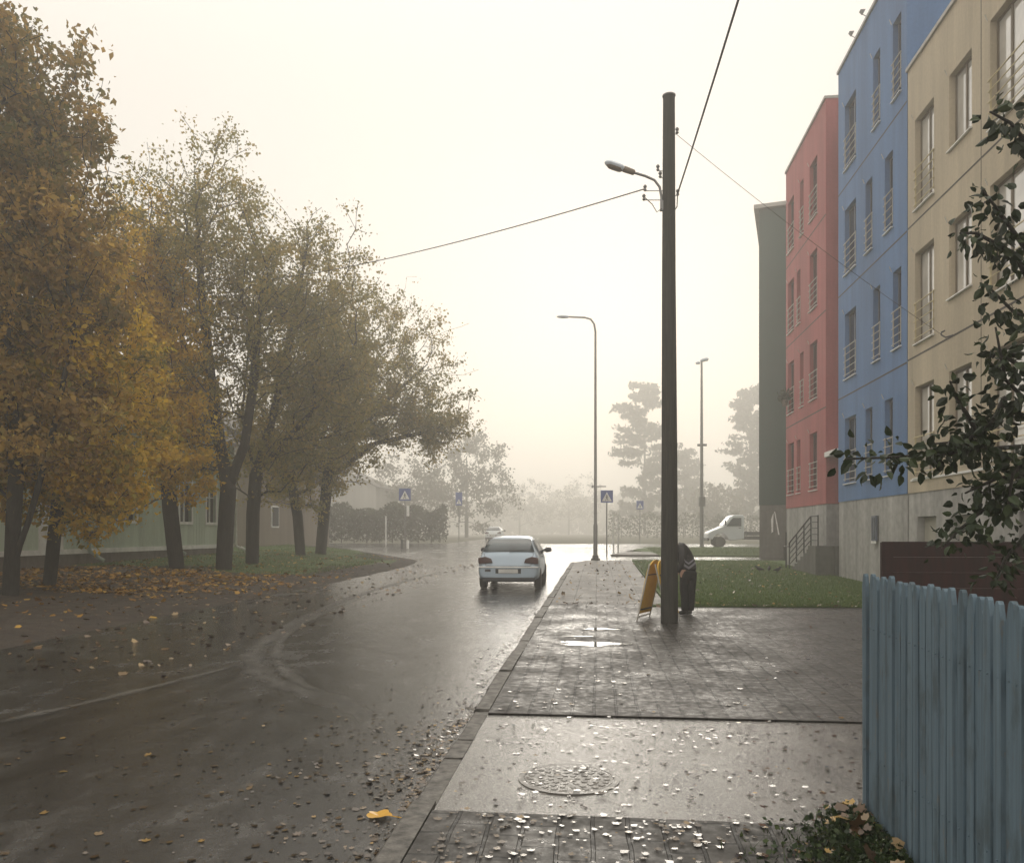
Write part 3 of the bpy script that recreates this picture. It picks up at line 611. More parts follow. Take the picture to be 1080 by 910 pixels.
for (dx, dz) in ((-.42, .28), (-.44, .12), (-.2, .62), (-.16, .5), (.14, .18), (.13, 1.25)):
    mb = MB(); mb.lathe([(.012, -.06), (.03, -.04), (.018, -.01), (.034, .02), (.02, .05)], (dx, -.03, zl+dz), 8)
    sx = -.1 if dx < 0 else .09; mb.tube([(sx, -.02, zl+dz-.06), (dx, -.03, zl+dz-.05)], .008, 5); mb.build('insulator', M['metal'], up, True)
mb = MB(); mb.tube([(-.135, -.05, zl-.1), (-.22, -.06, zl-.16), (-.3, -.06, zl-.02), (-.42, -.05, zl+.1)], .008, 5); mb.tube([(.14, -.02, zl+.2), (.12, -.1, zl-.1), (-.02, -.13, zl-.3)], .01, 5); mb.build('cable_loop', M['wire'], up)
def wire(label, a, b, sag, r=.011):
    pts = [Vector(a).lerp(Vector(b), t/24)-Vector((0, 0, sag*4*(t/24)*(1-t/24))) for t in range(25)]
    m = MB(); m.tube(pts, r, 5); tag(m.build('overhead_wire', M['wire']), label, 'wire', 'overhead wires at the wooden pole')
W0 = Vector((PX-.44, PY-.03, PZ+zl+.26))
wire('overhead wire sagging from the wooden pole left into the trees', W0, D(222, 300, 30.6), .35)
wire('twisted overhead wire rising steeply from the pole past the top edge', (PX+.14, PY-.02, PZ+zl+.16), (1.9, -20, 8.3), .75, .014)
wire('thin overhead wire from the pole top across to the yellow block', (PX+.12, PY, PZ+zl+1.2), (XF-.12, 18.54, 6.06), .1, .0045)
hk = MB(); hk.tube([(XF+.01, 18.3, 6.0), (XF-.1, 18.42, 5.98), (XF-.14, 18.54, 6.06), (XF-.12, 18.6, 6.13), (XF-.06, 18.55, 6.16)], .018, 6); hk.build('wire_hook', M['dark_metal'], yb, world=True)
# curved street lamp
q = G(628, 590); sl = thing('street_lamp', 'tall grey street lamp with curved arm at the end of the pavement', 'street lamp', (q.x, q.y, q.z))
HL = D(628, 334, 38.1).z-q.z
mb = MB(); mb.tube([(0, 0, 0), (0, 0, 1.6), (0, 0, 1.7), (0, 0, HL-.7), (-.06, 0, HL-.35), (-.22, 0, HL-.12), (-.5, 0, HL-.03), (-1.3, -.1, HL)], [.10, .10, .075, .05, .047, .045, .043, .04], 12); mb.build('mast', M['metal'], sl, True)
mb = MB(); mb.box(-.22, .22, -.22, .22, -.02, .06); mb.lathe([(.16, .06), (.14, .2)], (0, 0, 0), 12); mb.build('base_plate', M['dark_metal'], sl)
mb = MB(); ell(mb, Vector((-1.25, -.1, HL)), Vector((-1, -.05, .03)).normalized(), [(0, .5, .6), (.1, .9, .9), (.3, 1.1, 1), (.5, .8, .7), (.58, .2, .2)], .13, .075); mb.build('lamp_head', M['lamp_shell'], sl, True)
zs = D(628, 513, 38.1).z-q.z
mb = MB(); mb.tube([(-.2, 0, zs), (.5, 0, zs)], .025, 6); mb.box(-.16, -.1, -.03, .03, zs-.06, zs+.06); mb.build('bracket', M['metal'], sl)
# tall mast on the far verge
q = G(740, 577); ms = thing('light_mast', 'slim tall floodlight mast with two cross brackets left of the truck', 'light mast', (q.x, q.y, q.z))
Z_ = 58.3; k_ = Z_/F; HM = (577-385)*k_
mb = MB(); mb.tube([(0, 0, 0), (0, 0, HM*.5), (0, 0, HM)], [.15, .11, .07], 10); mb.build('mast', M['metal'], ms, True)
mb = MB(); zc = (577-472)*k_; mb.tube([(-.3, 0, zc), (.35, 0, zc)], .09, 8); mb.build('cross_bracket', M['metal'], ms)
mb = MB(); zc = (577-530)*k_; mb.box(-.2, .25, -.15, .15, zc-.35, zc+.35); mb.build('control_box', M['metal'], ms, bevel=.02)
mb = MB(); ell(mb, Vector((-.1, 0, HM-.03)), Vector((1, 0, .2)).normalized(), [(0, .4, .4), (.15, 1, 1), (.5, 1, 1), (.6, .3, .3)], .16, .13); mb.build('floodlight', M['lamp_shell'], ms, True)
mb = MB(); ell(mb, Vector((-.42, 0, HM-.2)), Vector((1, 0, .1)).normalized(), [(0, .4, .4), (.08, 1, 1), (.28, 1, 1), (.34, .3, .3)], .13, .1); mb.build('floodlight', M['lamp_shell'], ms, True)
# pedestrian crossing signs
def crossing_sign(label, px, ytop, ybot, ybase, wpx, Z=None, rz=0.0, extra=False):
    g = G(px, ybase); Zc = (g-Vector((0, 0, EYE))).dot(Vector((-SA, CA, 0))); k = Zc/F
    r = thing('crossing_sign', label, 'road sign', (g.x, g.y, g.z), YAW+rz, 'pedestrian crossing signs')
    w = wpx*k; zt = (ybase-ytop)*k; zb = (ybase-ybot)*k
    m = MB(); m.tube([(0, .03, -.05), (0, .03, zt-.05)], .035, 8); m.build('post', M['metal'], r)
    m = MB(); m.box(-w/2, w/2, -.02, 0, zb, zt); p = m.build('sign_board', M['sign_blue'], r, bevel=.005)
    cx, cz, s = 0, zb+(zt-zb)*.12, min(w, zt-zb)*.8
    m = MB(); m.prism([(-s*.5, cz), (s*.5, cz), (0, cz+s*.92)], 1, -.026, -.021); tr = m.build('white_triangle', M['sign_white'], p)
    m = MB()                                                   # walking figure
    y0_, y1_ = -.032, -.027
    m.lathe([(s*.055, y0_), (s*.055, y1_)], (0, 0, cz+s*.60), 10, 'y')
    m.prism([(-s*.05, cz+s*.3), (s*.05, cz+s*.3), (s*.06, cz+s*.53), (-s*.05, cz+s*.53)], 1, y0_, y1_)
    m.prism([(-s*.05, cz+s*.32), (s*.0, cz+s*.32), (-s*.10, cz+s*.06), (-s*.16, cz+s*.06)], 1, y0_, y1_)
    m.prism([(s*.0, cz+s*.32), (s*.05, cz+s*.32), (s*.15, cz+s*.06), (s*.09, cz+s*.06)], 1, y0_, y1_)
    m.prism([(s*.05, cz+s*.5), (s*.06, cz+s*.45), (s*.15, cz+s*.33), (s*.17, cz+s*.36)], 1, y0_, y1_)
    m.prism([(-s*.05, cz+s*.5), (-s*.06, cz+s*.45), (-s*.14, cz+s*.33), (-s*.16, cz+s*.36)], 1, y0_, y1_)
    m.build('walking_figure', M['car_trim'], p)
    if extra: m = MB(); m.box(.12, .32, -.01, .01, zb-1.1, zb-.35); m.build('side_plate', M['sign_white'], r)
crossing_sign('blue pedestrian crossing sign on the island beside the curved street lamp', 640, 517, 530, 586, 13)
crossing_sign('blue pedestrian crossing sign at the far left corner of the junction', 427, 515, 528, 577, 12.5, extra=True)
crossing_sign('small faint crossing sign left of the wooden pole far in fog', 675, 528, 537, 573.5, 7.5)
crossing_sign('faint narrow crossing sign in fog left of the parked car', 484, 519, 533, 572.5, 7)
for (px, yb_, yt, lab, mt) in ((424, 578.5, 568, 'short dark bollard under the far left crossing sign', M['dark_metal']), (430, 578.5, 569, 'short white bollard under the far left crossing sign', M['house_white'])):
    g = G(px, yb_); k = 52/F; h_ = (yb_-yt)*k
    m = MB(); m.lathe([(.09, -.02), (.09, h_-.05), (.05, h_)], (g.x, g.y, g.z), 12); tag(m.build('bollard', mt, None, True), lab, 'bollard', 'bollards at the junction')
g = G(407, 574); m = MB(); m.tube([(g.x, g.y, g.z-.05), (g.x, g.y, g.z+2.3)], .06, 8); tag(m.build('marker_post', M['house_white'], None, True), 'thin pale marker post in front of the dark hedge', 'post')
for px, lab in ((647, 'pale thin post right of the crossing sign, nearer the lamp'), (652, 'pale thin post right of the crossing sign, farther from the lamp')):
    g = G(px, 581); m = MB(); m.tube([(g.x, g.y, g.z-.05), (g.x, g.y, g.z+2.2)], .05, 8); tag(m.build('marker_post', M['house_white'], None, True), lab, 'post', 'thin posts by the island')

# ------------------------------------------------------------------ vehicles
def wheel(parent, x, y, r, w, out):
    m = MB(); m.lathe([(r*.62, -w/2), (r*.93, -w/2), (r, -w*.36), (r, w*.36), (r*.93, w/2), (r*.62, w/2)], (x, y, r), 28, 'x'); t = m.build('wheel', M['tyre'], parent, True)
    m = MB(); s = 1 if out > 0 else -1
    m.lathe([(r*.66, 0), (r*.62, s*w*.42), (r*.5, s*w*.36), (r*.2, s*w*.30), (r*.16, s*w*.46), (.01, s*w*.47)], (x, y, r), 20, 'x'); m.build('rim', M['rim'], t, True)
    return t
def loft(secs, closed_ends=True):
    n = len(secs[0]); vs = [p for s in secs for p in s]
    fs = [(i*n+k, i*n+k+1, (i+1)*n+k+1, (i+1)*n+k) for i in range(len(secs)-1) for k in range(n-1)]
    if closed_ends: fs += [tuple(range(n)), tuple(range((len(secs)-1)*n, len(secs)*n))[::-1]]
    return vs, fs
def hatchback(label, loc, rz):
    r = thing('parked_car', label, 'car', loc, rz)
    # stations: y, half width at sill/waist, waist z, top z, top half width
    S = [(0.0, .70, .50, .62, .66), (.03, .76, .53, .68, .72), (.10, .80, .64, .86, .74), (.16, .81, .78, .97, .73), (.42, .82, .90, 1.18, .66), (.72, .82, .92, 1.37, .585), (1.1, .825, .92, 1.41, .575), (1.7, .825, .91, 1.42, .57), (2.05, .82, .90, 1.38, .575), (2.45, .82, .89, 1.17, .62), (2.85, .815, .86, .96, .70), (3.3, .80, .76, .86, .68), (3.75, .76, .62, .75, .62), (3.95, .66, .52, .62, .55)]
    secs = []
    for (y, w, zw, zt, wt) in S:
        zb = .24 if .1 < y < 3.7 else .30
        half = [(w*.80, zb), (w*.97, zb+.05), (w, zb+.16), (w*1.01, (zb+zw)/2+.06), (w, zw), (w*.35+wt*.65, zw+(zt-zw)*.45), (wt, zt-.05*(zt-zw)/.5-.012), (wt*.9, zt-.004), (wt*.5, zt+.012), (0, zt+.018)]
        sec = [(-a, y, b) for a, b in half]+[(a, y, b) for a, b in half[::-1][1:]]
        secs.append(sec)
    vs, fs = loft(secs); m = MB(); m.add(vs, fs)
    n = len(secs[0])
    for i in range(len(secs)-1): m.f.append((i*n, (i+1)*n, (i+1)*n+n-1, i*n+n-1))
    body = m.build('body', M['car_paint'], r, True)
    sd = body.modifiers.new('sub', 'SUBSURF'); sd.levels = 1; sd.render_levels = 2
    # rear window on the tailgate slope
    def tail(x, t, off=.016):                                   # t 0..1 from waist to roof
        y = .17+t*(.70-.17); z = .985+t*(1.375-.985); w = .70-.16*t
        return (x*w, y-off*.75, z+off*.65)
    m = MB(); N_ = 8; vs = [tail(-1+2*i/N_, t) for t in (.08, .5, .93) for i in range(N_+1)]
    m.add(vs, [(j*(N_+1)+i, j*(N_+1)+i+1, (j+1)*(N_+1)+i+1, (j+1)*(N_+1)+i) for j in range(2) for i in range(N_)])
    g = m.build('rear_window', M['car_glass'], r, True); so = g.modifiers.new('s', 'SOLIDIFY'); so.thickness = .012
    m = MB(); m.tube([tail(.02, .02, .04), tail(.12, .10, .045), tail(.62, .12, .045)], .012, 6); m.build('wiper', M['car_trim'], g)
    for s in (-1, 1):
        m = MB(); z0_, z1_ = .70, .86
        m.prism([(s*.42, z0_+.03), (s*.80, z0_), (s*.805, z1_), (s*.62, z1_+.035), (s*.46, z1_-.02)], 1, -.0, .16); m.build('taillight', M['tail'], r, bevel=.015)
        m = MB(); xx = s*.79
        m.add([(s*.828, .62, .94), (s*.828, 1.55, .94), (s*.828, 2.5, .93), (s*.635, 2.12, 1.32), (s*.615, 1.55, 1.345), (s*.62, .86, 1.33)], [(0, 1, 4, 5), (1, 2, 3, 4)])
        m.build('side_window', M['car_glass'], r)
        m = MB(); ell(m, Vector((s*.80, 2.30, 1.0)), Vector((s, -.1, .05)).normalized(), [(0, .3, .3), (.05, .5, .5), (.08, 1, 1), (.2, 1, .95), (.24, .5, .5)], .08, .075, 10); m.build('mirror', M['car_trim'], r, True)
        m = MB(); m.box(s*.63-.12, s*.63+.12, 3.80, 3.93, .56, .68); m.build('headlight', M['plate'], r, bevel=.02)
        for yy in (.72, 3.13): wheel(r, s*.745, yy, .29, .18, s)
        m = MB(); m.tube([(s*.832, 1.2, .86), (s*.85, 1.25, .87), (s*.832, 1.32, .86)], .014, 6); m.build('handle', M['car_trim'], r)
    m = MB(); m.prism([(-.80, .60), (.80, .60), (.80, .635), (-.80, .635)], 1, -.022, .12); m.build('bumper_strip', M['sign_white'], r, bevel=.008)
    m = MB(); m.prism([(-.34, .45), (.34, .45), (.34, .575), (-.34, .575)], 1, -.006, .05); pr = m.build('plate_recess', M['car_trim'], r)
    m = MB()                                                   # tailgate shut lines
    for s in (-1, 1): m.tube([(s*.60, .015, .655), (s*.625, .085, .80), (s*.66, .165, .965)], .006, 5)
    m.tube([(-.60, .012, .652), (.60, .012, .652)], .006, 5); m.box(-.07, .07, .10, .125, .80, .83); m.build('tailgate_gap', M['car_trim'], r)
    m = MB(); m.box(-.26, .26, -.016, -.008, .46, .565); pl_ = m.build('number_plate', M['plate'], r)
    m = MB(); m.box(-.62, -.47, -.012, .03, .50, .56); m.build('fog_lamp', M['car_trim'], r)
    m = MB(); m.prism([(-.68, .24), (.68, .24), (.70, .34), (-.70, .34)], 1, -.004, .3); m.build('lower_bumper', M['car_trim'], r, bevel=.01)
    m = MB(); m.tube([(-.45, .02, .25), (-.45, .3, .25)], .03, 8); m.build('exhaust', M['metal'], r)
    m = MB(); m.box(-.66, .66, .3, 3.7, .2, .26); m.build('underbody', M['car_trim'], r)
    return r
c0 = G(536, 620.5)
car = hatchback('pale blue hatchback parked at the kerb seen from behind', (c0.x, c0.y, c0.z-.05), math.radians(.5))
car.rotation_euler = (math.atan(SLOPE), 0, math.radians(.5))
# far white car
fq = D(520, 569, 80); z = P(fq.y)-.05
fc = copy_tree(car); fc.name = 'distant_car'; fc.location = (fq.x, fq.y, z); fc.rotation_euler = (0, 0, .02)
tag(fc, 'small white car far off in the fog beyond the parked one', 'car')
for ch in fc.children:
    if ch.name.startswith('body'):
        ch.data = ch.data.copy(); ch.data.materials[0] = M['truck_paint']
# light truck with a white cab, facing left
tq = G(762, 576); tr = thing('flatbed_truck', 'white cabbed flatbed truck standing on the cross road', 'truck', (tq.x-1.15, tq.y-.9, P(tq.y)-.05), YAW*.5)
m = MB(); prof = [(0.0, .62), (.0, .95), (.12, 1.10), (.95, 1.45), (1.12, 1.52), (1.72, 2.26), (1.9, 2.33), (2.45, 2.33), (2.58, 2.26), (2.60, .60), (1.75, .48), (1.45, .50), (1.38, .72), (1.2, .93), (.9, 1.0), (.6, .93), (.42, .72), (.36, .55)]
m.prism(prof, 1, .08, 1.92); cab = m.build('cab', M['truck_paint'], tr, bevel=.07)
for yy, s in ((.045, -1), (1.905, 1)):
    m = MB(); m.prism([(1.33, 1.52), (1.78, 2.12), (2.38, 2.12), (2.38, 1.52)], 1, yy, yy+.05); m.build('side_window', M['car_glass'], tr)
    m = MB(); m.box(2.2, 2.36, yy-.01, yy+.06, 1.36, 1.40); m.build('door_handle', M['car_trim'], tr)
m = MB(); m.add([(1.16, .2, 1.59), (1.16, 1.8, 1.59), (1.68, 1.72, 2.22), (1.68, .28, 2.22)], [(0, 1, 2, 3)]); g = m.build('windscreen', M['car_glass'], tr); g.modifiers.new('s', 'SOLIDIFY').thickness = .03
m = MB(); m.box(2.5, 6.0, .25, 1.75, .55, .8); m.build('chassis', M['dark_metal'], tr)
m = MB(); m.box(2.72, 6.4, -.02, 2.02, .85, 1.0); m.box(2.72, 6.4, -.02, .02, 1.0, 1.12); m.box(2.72, 6.4, 1.98, 2.02, 1.0, 1.12); m.build('flatbed', M['dark_metal'], tr)
m = MB(); m.box(-.06, .1, .1, 1.9, .45, .68); m.build('bumper', M['dark_metal'], tr, bevel=.03)
for yy in (.35, 1.65): m = MB(); m.box(-.015, .08, yy-.16, yy+.16, .76, .94); m.build('headlight', M['plate'], tr, bevel=.02)
m = MB(); m.tube([(1.25, .1, 1.75), (1.2, -.12, 1.75)], .02, 6); m.box(1.15, 1.24, -.2, -.06, 1.6, 1.95); m.build('mirror', M['car_trim'], tr)
for xx in (.9, 4.9):
    for yy, s in ((.2, -1), (1.8, 1)):
        m = MB(); m.lathe([(.24, -.1), (.36, -.1), (.38, -.06), (.38, .06), (.36, .1), (.24, .1)], (xx, yy, .38), 24, 'y'); t = m.build('wheel', M['tyre'], tr, True)
        m = MB(); m.lathe([(.25, 0), (.24, s*.06), (.1, s*.03), (.08, s*.08), (.01, s*.085)], (xx, yy, .38), 16, 'y'); m.build('rim', M['rim'], t, True)

# ------------------------------------------------------------------ sandwich board
sq = G(687, 655.5)
sb = thing('sandwich_board', 'yellow rounded sandwich board standing left of the wooden pole', 'sign', (sq.x+.14, sq.y+.22, P(sq.y+.1)), math.radians(-24))
def board_panel(side):
    w, h = .30, .98; n = 10
    out = [(-w, 0), (w, 0), (w, h-.24)]+[(w*math.cos(t), h-.24+.24*math.sin(t)) for t in [PI*k/n for k in range(1, n)]]+[(-w, h-.24)]
    m = MB(); tilt = math.radians(12.5)
    vs = []
    for d in (0, .022):
        for (a, b) in out:
            zz = .13+b*math.cos(tilt)+d*math.sin(tilt)*0; xx = side*(.255-b*math.sin(tilt)-.0+d)
            vs.append((xx, a, zz))
    k = len(out); m.add(vs, [tuple(range(k)), tuple(range(k, 2*k))[::-1]]+[(i, (i+1) % k, k+(i+1) % k, k+i) for i in range(k)])
    return m
for s in (-1, 1):
    pn = board_panel(s).build('panel', M['board_yellow'], sb)
    m = MB(); tl = math.radians(12.5)
    for (b0_, b1_, w_) in ((.70, .705, .30), (.06, .075, .27)):
        for d_ in (-.004, .026): m.box(s*(.255-b0_*math.sin(tl)+d_)-.003, s*(.255-b0_*math.sin(tl)+d_)+.003, -w_, w_, .13+b0_*math.cos(tl), .13+b1_*math.cos(tl)+.012)
    m.build('trim_strip', M['dark_metal'], pn)
for s in (-1, 1):
    m = MB()
    for a in (-.31, .31): m.tube([(s*.29, a, .0), (s*.05, a, 1.02)], .014, 6)
    m.tube([(s*.272, -.31, .08), (s*.272, .31, .08)], .012, 6); m.build('leg_frame', M['rail_light'], sb)

# ------------------------------------------------------------------ person bending beside the pole
def skinned(name, chains, mat, parent, sub=2, root=0):
    """chains: list of [(x,y,z,r), ...] or ('j', idx, [...]) joined to vertex idx of the first chain"""
    V = []; E_ = []; R = []; roots = []
    for c in chains:
        j = None
        if c[0] == 'j': j = c[1]; pts = c[2]
        else: pts = c; roots.append(len(V))
        for i, p in enumerate(pts):
            V.append(p[:3]); R.append(p[3] if hasattr(p[3], '__len__') else (p[3], p[3])); k = len(V)-1
            if i == 0:
                if j is not None: E_.append((j, k))
            else: E_.append((k-1, k))
    me = bpy.data.meshes.new(name); me.from_pydata(V, E_, []); o = bpy.data.objects.new(name, me); COL.objects.link(o)
    me.materials.append(mat)
    sk = o.modifiers.new('skin', 'SKIN'); sk.use_smooth_shade = True
    for i, sv in enumerate(me.skin_vertices[0].data): sv.radius = R[i]; sv.use_root = i in roots
    s = o.modifiers.new('sub', 'SUBSURF'); s.levels = sub; s.render_levels = sub
    if parent is not None: o.parent = parent
    return o
fq_ = G(726, 648)
pe = thing('person', 'person in black jacket with grey stripes bending behind the wooden pole', 'person', (fq_.x, fq_.y, fq_.z), YAW)
# local: -x is left in the photo, -y towards the viewer. The figure leans to the left and away.
hipL, hipR = (-.085, -.02, .84), (.085, .03, .84)
spine = [(0, 0, .86, (.12, .10)), (-.03, .02, .98, (.11, .09)), (-.09, .04, 1.10, (.11, .085)), (-.16, .06, 1.21, (.11, .085)), (-.24, .07, 1.29, (.09, .07)), (-.31, .08, 1.31, .055), (-.36, .08, 1.30, .06), (-.43, .08, 1.27, (.095, .08)), (-.51, .08, 1.22, (.085, .075)), (-.56, .08, 1.17, .05)]
legL = [(-.085, -.03, .80, .092), (-.10, -.05, .46, .066), (-.085, -.04, .42, .064), (-.075, -.03, .10, .045), (-.09, -.04, .05, .042), (-.20, -.07, .035, .036)]
legR = [(.075, .03, .80, .092), (.055, .00, .46, .066), (.06, .01, .42, .064), (.05, .03, .10, .045), (.04, .03, .05, .042), (-.07, .00, .035, .036)]
armN = [(-.21, -.08, 1.25, .04), (-.23, -.18, 1.10, .036), (-.25, -.205, .98, .034), (-.34, -.20, .84, .036), (-.385, -.19, .77, .03), (-.42, -.185, .71, (.038, .02))]
armF = [(-.22, .22, 1.25, .04), (-.27, .30, 1.11, .036), (-.31, .315, 1.00, .034), (-.42, .26, .90, .036), (-.47, .23, .85, .03), (-.52, .215, .80, (.038, .02))]
fingers = []
for (bx, by, bz, sy) in ((-.42, -.185, .71, 1), (-.52, .215, .80, -1)):
    for i, ln in enumerate((.062, .072, .068, .054)):
        oy = (i-1.5)*.019
        fingers.append([(bx+.01, by+oy*.7, bz+.015, .010), (bx-.02, by+oy, bz-.03, .0095), (bx-.03-ln*.2, by+oy, bz-.03-ln*.5, .009), (bx-.015-ln*.1, by+oy*.95, bz-.03-ln*.9, .008)])
    fingers.append([(bx+.01, by-sy*.02, bz+.03, .012), (bx-.005, by-sy*.05, bz+.005, .011), (bx-.02, by-sy*.055, bz-.03, .009)])
def lean(c, f=.68):
    if c[0] == 'j': return ('j', c[1], [(p[0]*f if p[2] > .9 or p[0] < -.12 and p[2] > .6 else p[0], *p[1:]) for p in c[2]])
    return [(p[0]*f if p[2] > .9 or p[0] < -.12 and p[2] > .6 else p[0], *p[1:]) for p in c]
spine, armN, armF = lean(spine), lean(armN), lean(armF); fingers = [lean(q_) for q_ in fingers]
body = skinned('body', [spine, ('j', 0, legL), ('j', 0, legR), ('j', 3, armN), ('j', 3, armF)]+fingers, M['skin'], pe)
m, nt, bs, N, L = new_mat('black_jacket_grey_stripes')
v = coords(nt); sx = N.new('ShaderNodeSeparateXYZ'); L.new(v, sx.inputs[0])
zz = math_n(nt, 'ADD', sx.outputs[2], math_n(nt, 'MULTIPLY', math_n(nt, 'ABSOLUTE', math_n(nt, 'ADD', sx.outputs[0], .02)), -.7))
band = None
for (lo, hi) in ((.865, .915), (.955, .99)):
    q = math_n(nt, 'MULTIPLY', math_n(nt, 'GREATER_THAN', zz, lo), math_n(nt, 'LESS_THAN', zz, hi)); band = q if band is None else math_n(nt, 'ADD', band, q)
side = math_n(nt, 'MULTIPLY', math_n(nt, 'LESS_THAN', sx.outputs[1], -.02), math_n(nt, 'GREATER_THAN', sx.outputs[0], -.13)); band = math_n(nt, 'MULTIPLY', band, side)
L.new(mixc(nt, band, (.012, .012, .014), (.22, .22, .25)), bs.inputs['Base Color']); bs.inputs['Roughness'].default_value = .6
bump(nt, bs, noise(nt, v, 14, 4), .6, .03); M['jacket'] = m
jt = [(0.0, 0, .80, (.175, .15)), (-.0, 0, .90, (.172, .145)), (-.04, .02, 1.0, (.168, .14)), (-.10, .04, 1.12, (.172, .14)), (-.16, .06, 1.22, (.175, .14)), (-.25, .075, 1.30, (.13, .11)), (-.30, .08, 1.315, .085)]
jt = lean(jt)
skinned('jacket', [jt, lean(('j', 4, [(-.20, -.10, 1.265, .078), (-.225, -.19, 1.10, .066), (-.25, -.21, .98, .06), (-.33, -.20, .85, .05), (-.36, -.195, .80, .046)])), lean(('j', 4, [(-.22, .24, 1.265, .078), (-.27, .31, 1.11, .066), (-.31, .32, 1.0, .06), (-.41, .265, .91, .05), (-.44, .25, .88, .046)]))], M['jacket'], pe)
skinned('trousers', [[(0, 0, .88, (.155, .13)), (-.0, 0, .80, (.15, .13))], ('j', 1, [(-.075, -.03, .72, .105), (-.10, -.05, .46, .084), (-.085, -.04, .40, .08), (-.075, -.03, .12, .07), (-.075, -.03, .06, .068)]), ('j', 1, [(.07, .03, .72, .105), (.055, .0, .46, .084), (.06, .01, .40, .08), (.05, .03, .12, .07), (.05, .03, .06, .068)])], M['cloth'], pe)
for (a, b, c, d) in ((-.07, -.03, -.22, -.08), (.05, .03, -.10, .0)):
    skinned('shoe', [[(a+.03, b, .05, .048), (a-.03, b-.01, .05, .05), ((a+c)/2, (b+d)/2, .045, .046), (c, d, .036, .036)]], M['shoe'], pe)
m = MB(); m.lathe([(.02, .125), (.07, .105), (.105, .05), (.11, -.01), (.10, -.05)], (0, 0, 0), 14)
hr = m.build('hair', M['hair'], pe, True); hr.location = (-.455*.68, .08, 1.275); hr.rotation_euler = (0, math.radians(-25), 0)
for (dx, dy, dz) in ((-.38, .045, 1.19), (-.38, .115, 1.19)):
    m = MB(); m.lathe([(.004, -.012), (.012, 0), (.004, .012)], (dx, dy, dz), 8); m.build('eye', M['shoe'], body, True)
m = MB(); m.tube([(-.385, .08, 1.20), (-.42, .08, 1.165), (-.395, .08, 1.15)], [.012, .018, .008], 8); m.build('nose', M['skin'], body, True)
for sy in (-.01, .17): m = MB(); m.lathe([(.012, -.012), (.034, 0), (.012, .012)], (-.47*.68, sy, 1.235), 10, 'y'); m.build('ear', M['skin'], body, True)

# ------------------------------------------------------------------ small things on the ground
mc = G(600, 818.5); mh = thing('manhole_cover', 'round iron manhole cover in the wet asphalt driveway', 'manhole cover', (mc.x, mc.y, mc.z-.012))
m = MB(); n = 40
m.lathe([(.35, -.03), (.35, .004), (.31, .004), (.305, -.004)], (0, 0, 0), n); m.build('ring', M['iron'], mh, True)
m = MB(); m.lathe([(.30, -.02), (.30, .001)], (0, 0, 0), n)
for rad in (.06, .13, .2, .265):
    k = max(6, int(rad*90))
    for i in range(k):
        a = 2*PI*i/k; c, s_ = math.cos(a), math.sin(a); u = Vector((c, s_, 0)); w = Vector((-s_, c, 0)); q = u*rad
        pts = [q-u*.018-w*.016, q+u*.018-w*.016, q+u*.018+w*.016, q-u*.018+w*.016]
        m.add([(p.x, p.y, .0) for p in pts]+[(p.x*.98, p.y*.98, .0045) for p in pts], [(4, 5, 6, 7), (0, 1, 5, 4), (1, 2, 6, 5), (2, 3, 7, 6), (3, 0, 4, 7)])
m.build('lid', M['iron'], mh)
# birds on the lawn
def bird(px, py, rz, lab):
    g = G(px, py); o = Vector((0, 0, 0)); m = MB(); u = .95
    m.tube([Vector(p)*u for p in ((-.17, 0, .10), (-.11, 0, .115), (-.05, 0, .125), (.02, 0, .135), (.06, 0, .16), (.08, 0, .19), (.105, 0, .215), (.13, 0, .215), (.15, 0, .208), (.18, 0, .20))], [.012*u, .025*u, .05*u, .062*u, .052*u, .036*u, .034*u, .03*u, .012*u, .003*u], 10)
    m.tube([(-.0, .02, .1), (.0, .025, 0)], .006, 5); m.tube([(-.0, -.02, .1), (.0, -.025, 0)], .006, 5)
    b = m.build('bird', M['bird'], None, True); b.location = (g.x, g.y, P(g.y)+.05); b.rotation_euler = (0, 0, rz); tag(b, lab, 'bird', 'dark birds on the lawn')
bird(801, 605, 2.9, 'dark bird on the lawn, farthest left of three, head down'); bird(811, 605, 1.2, 'dark bird on the lawn, in the middle of three'); bird(820, 606, .3, 'dark bird on the lawn, nearest the steps of three')

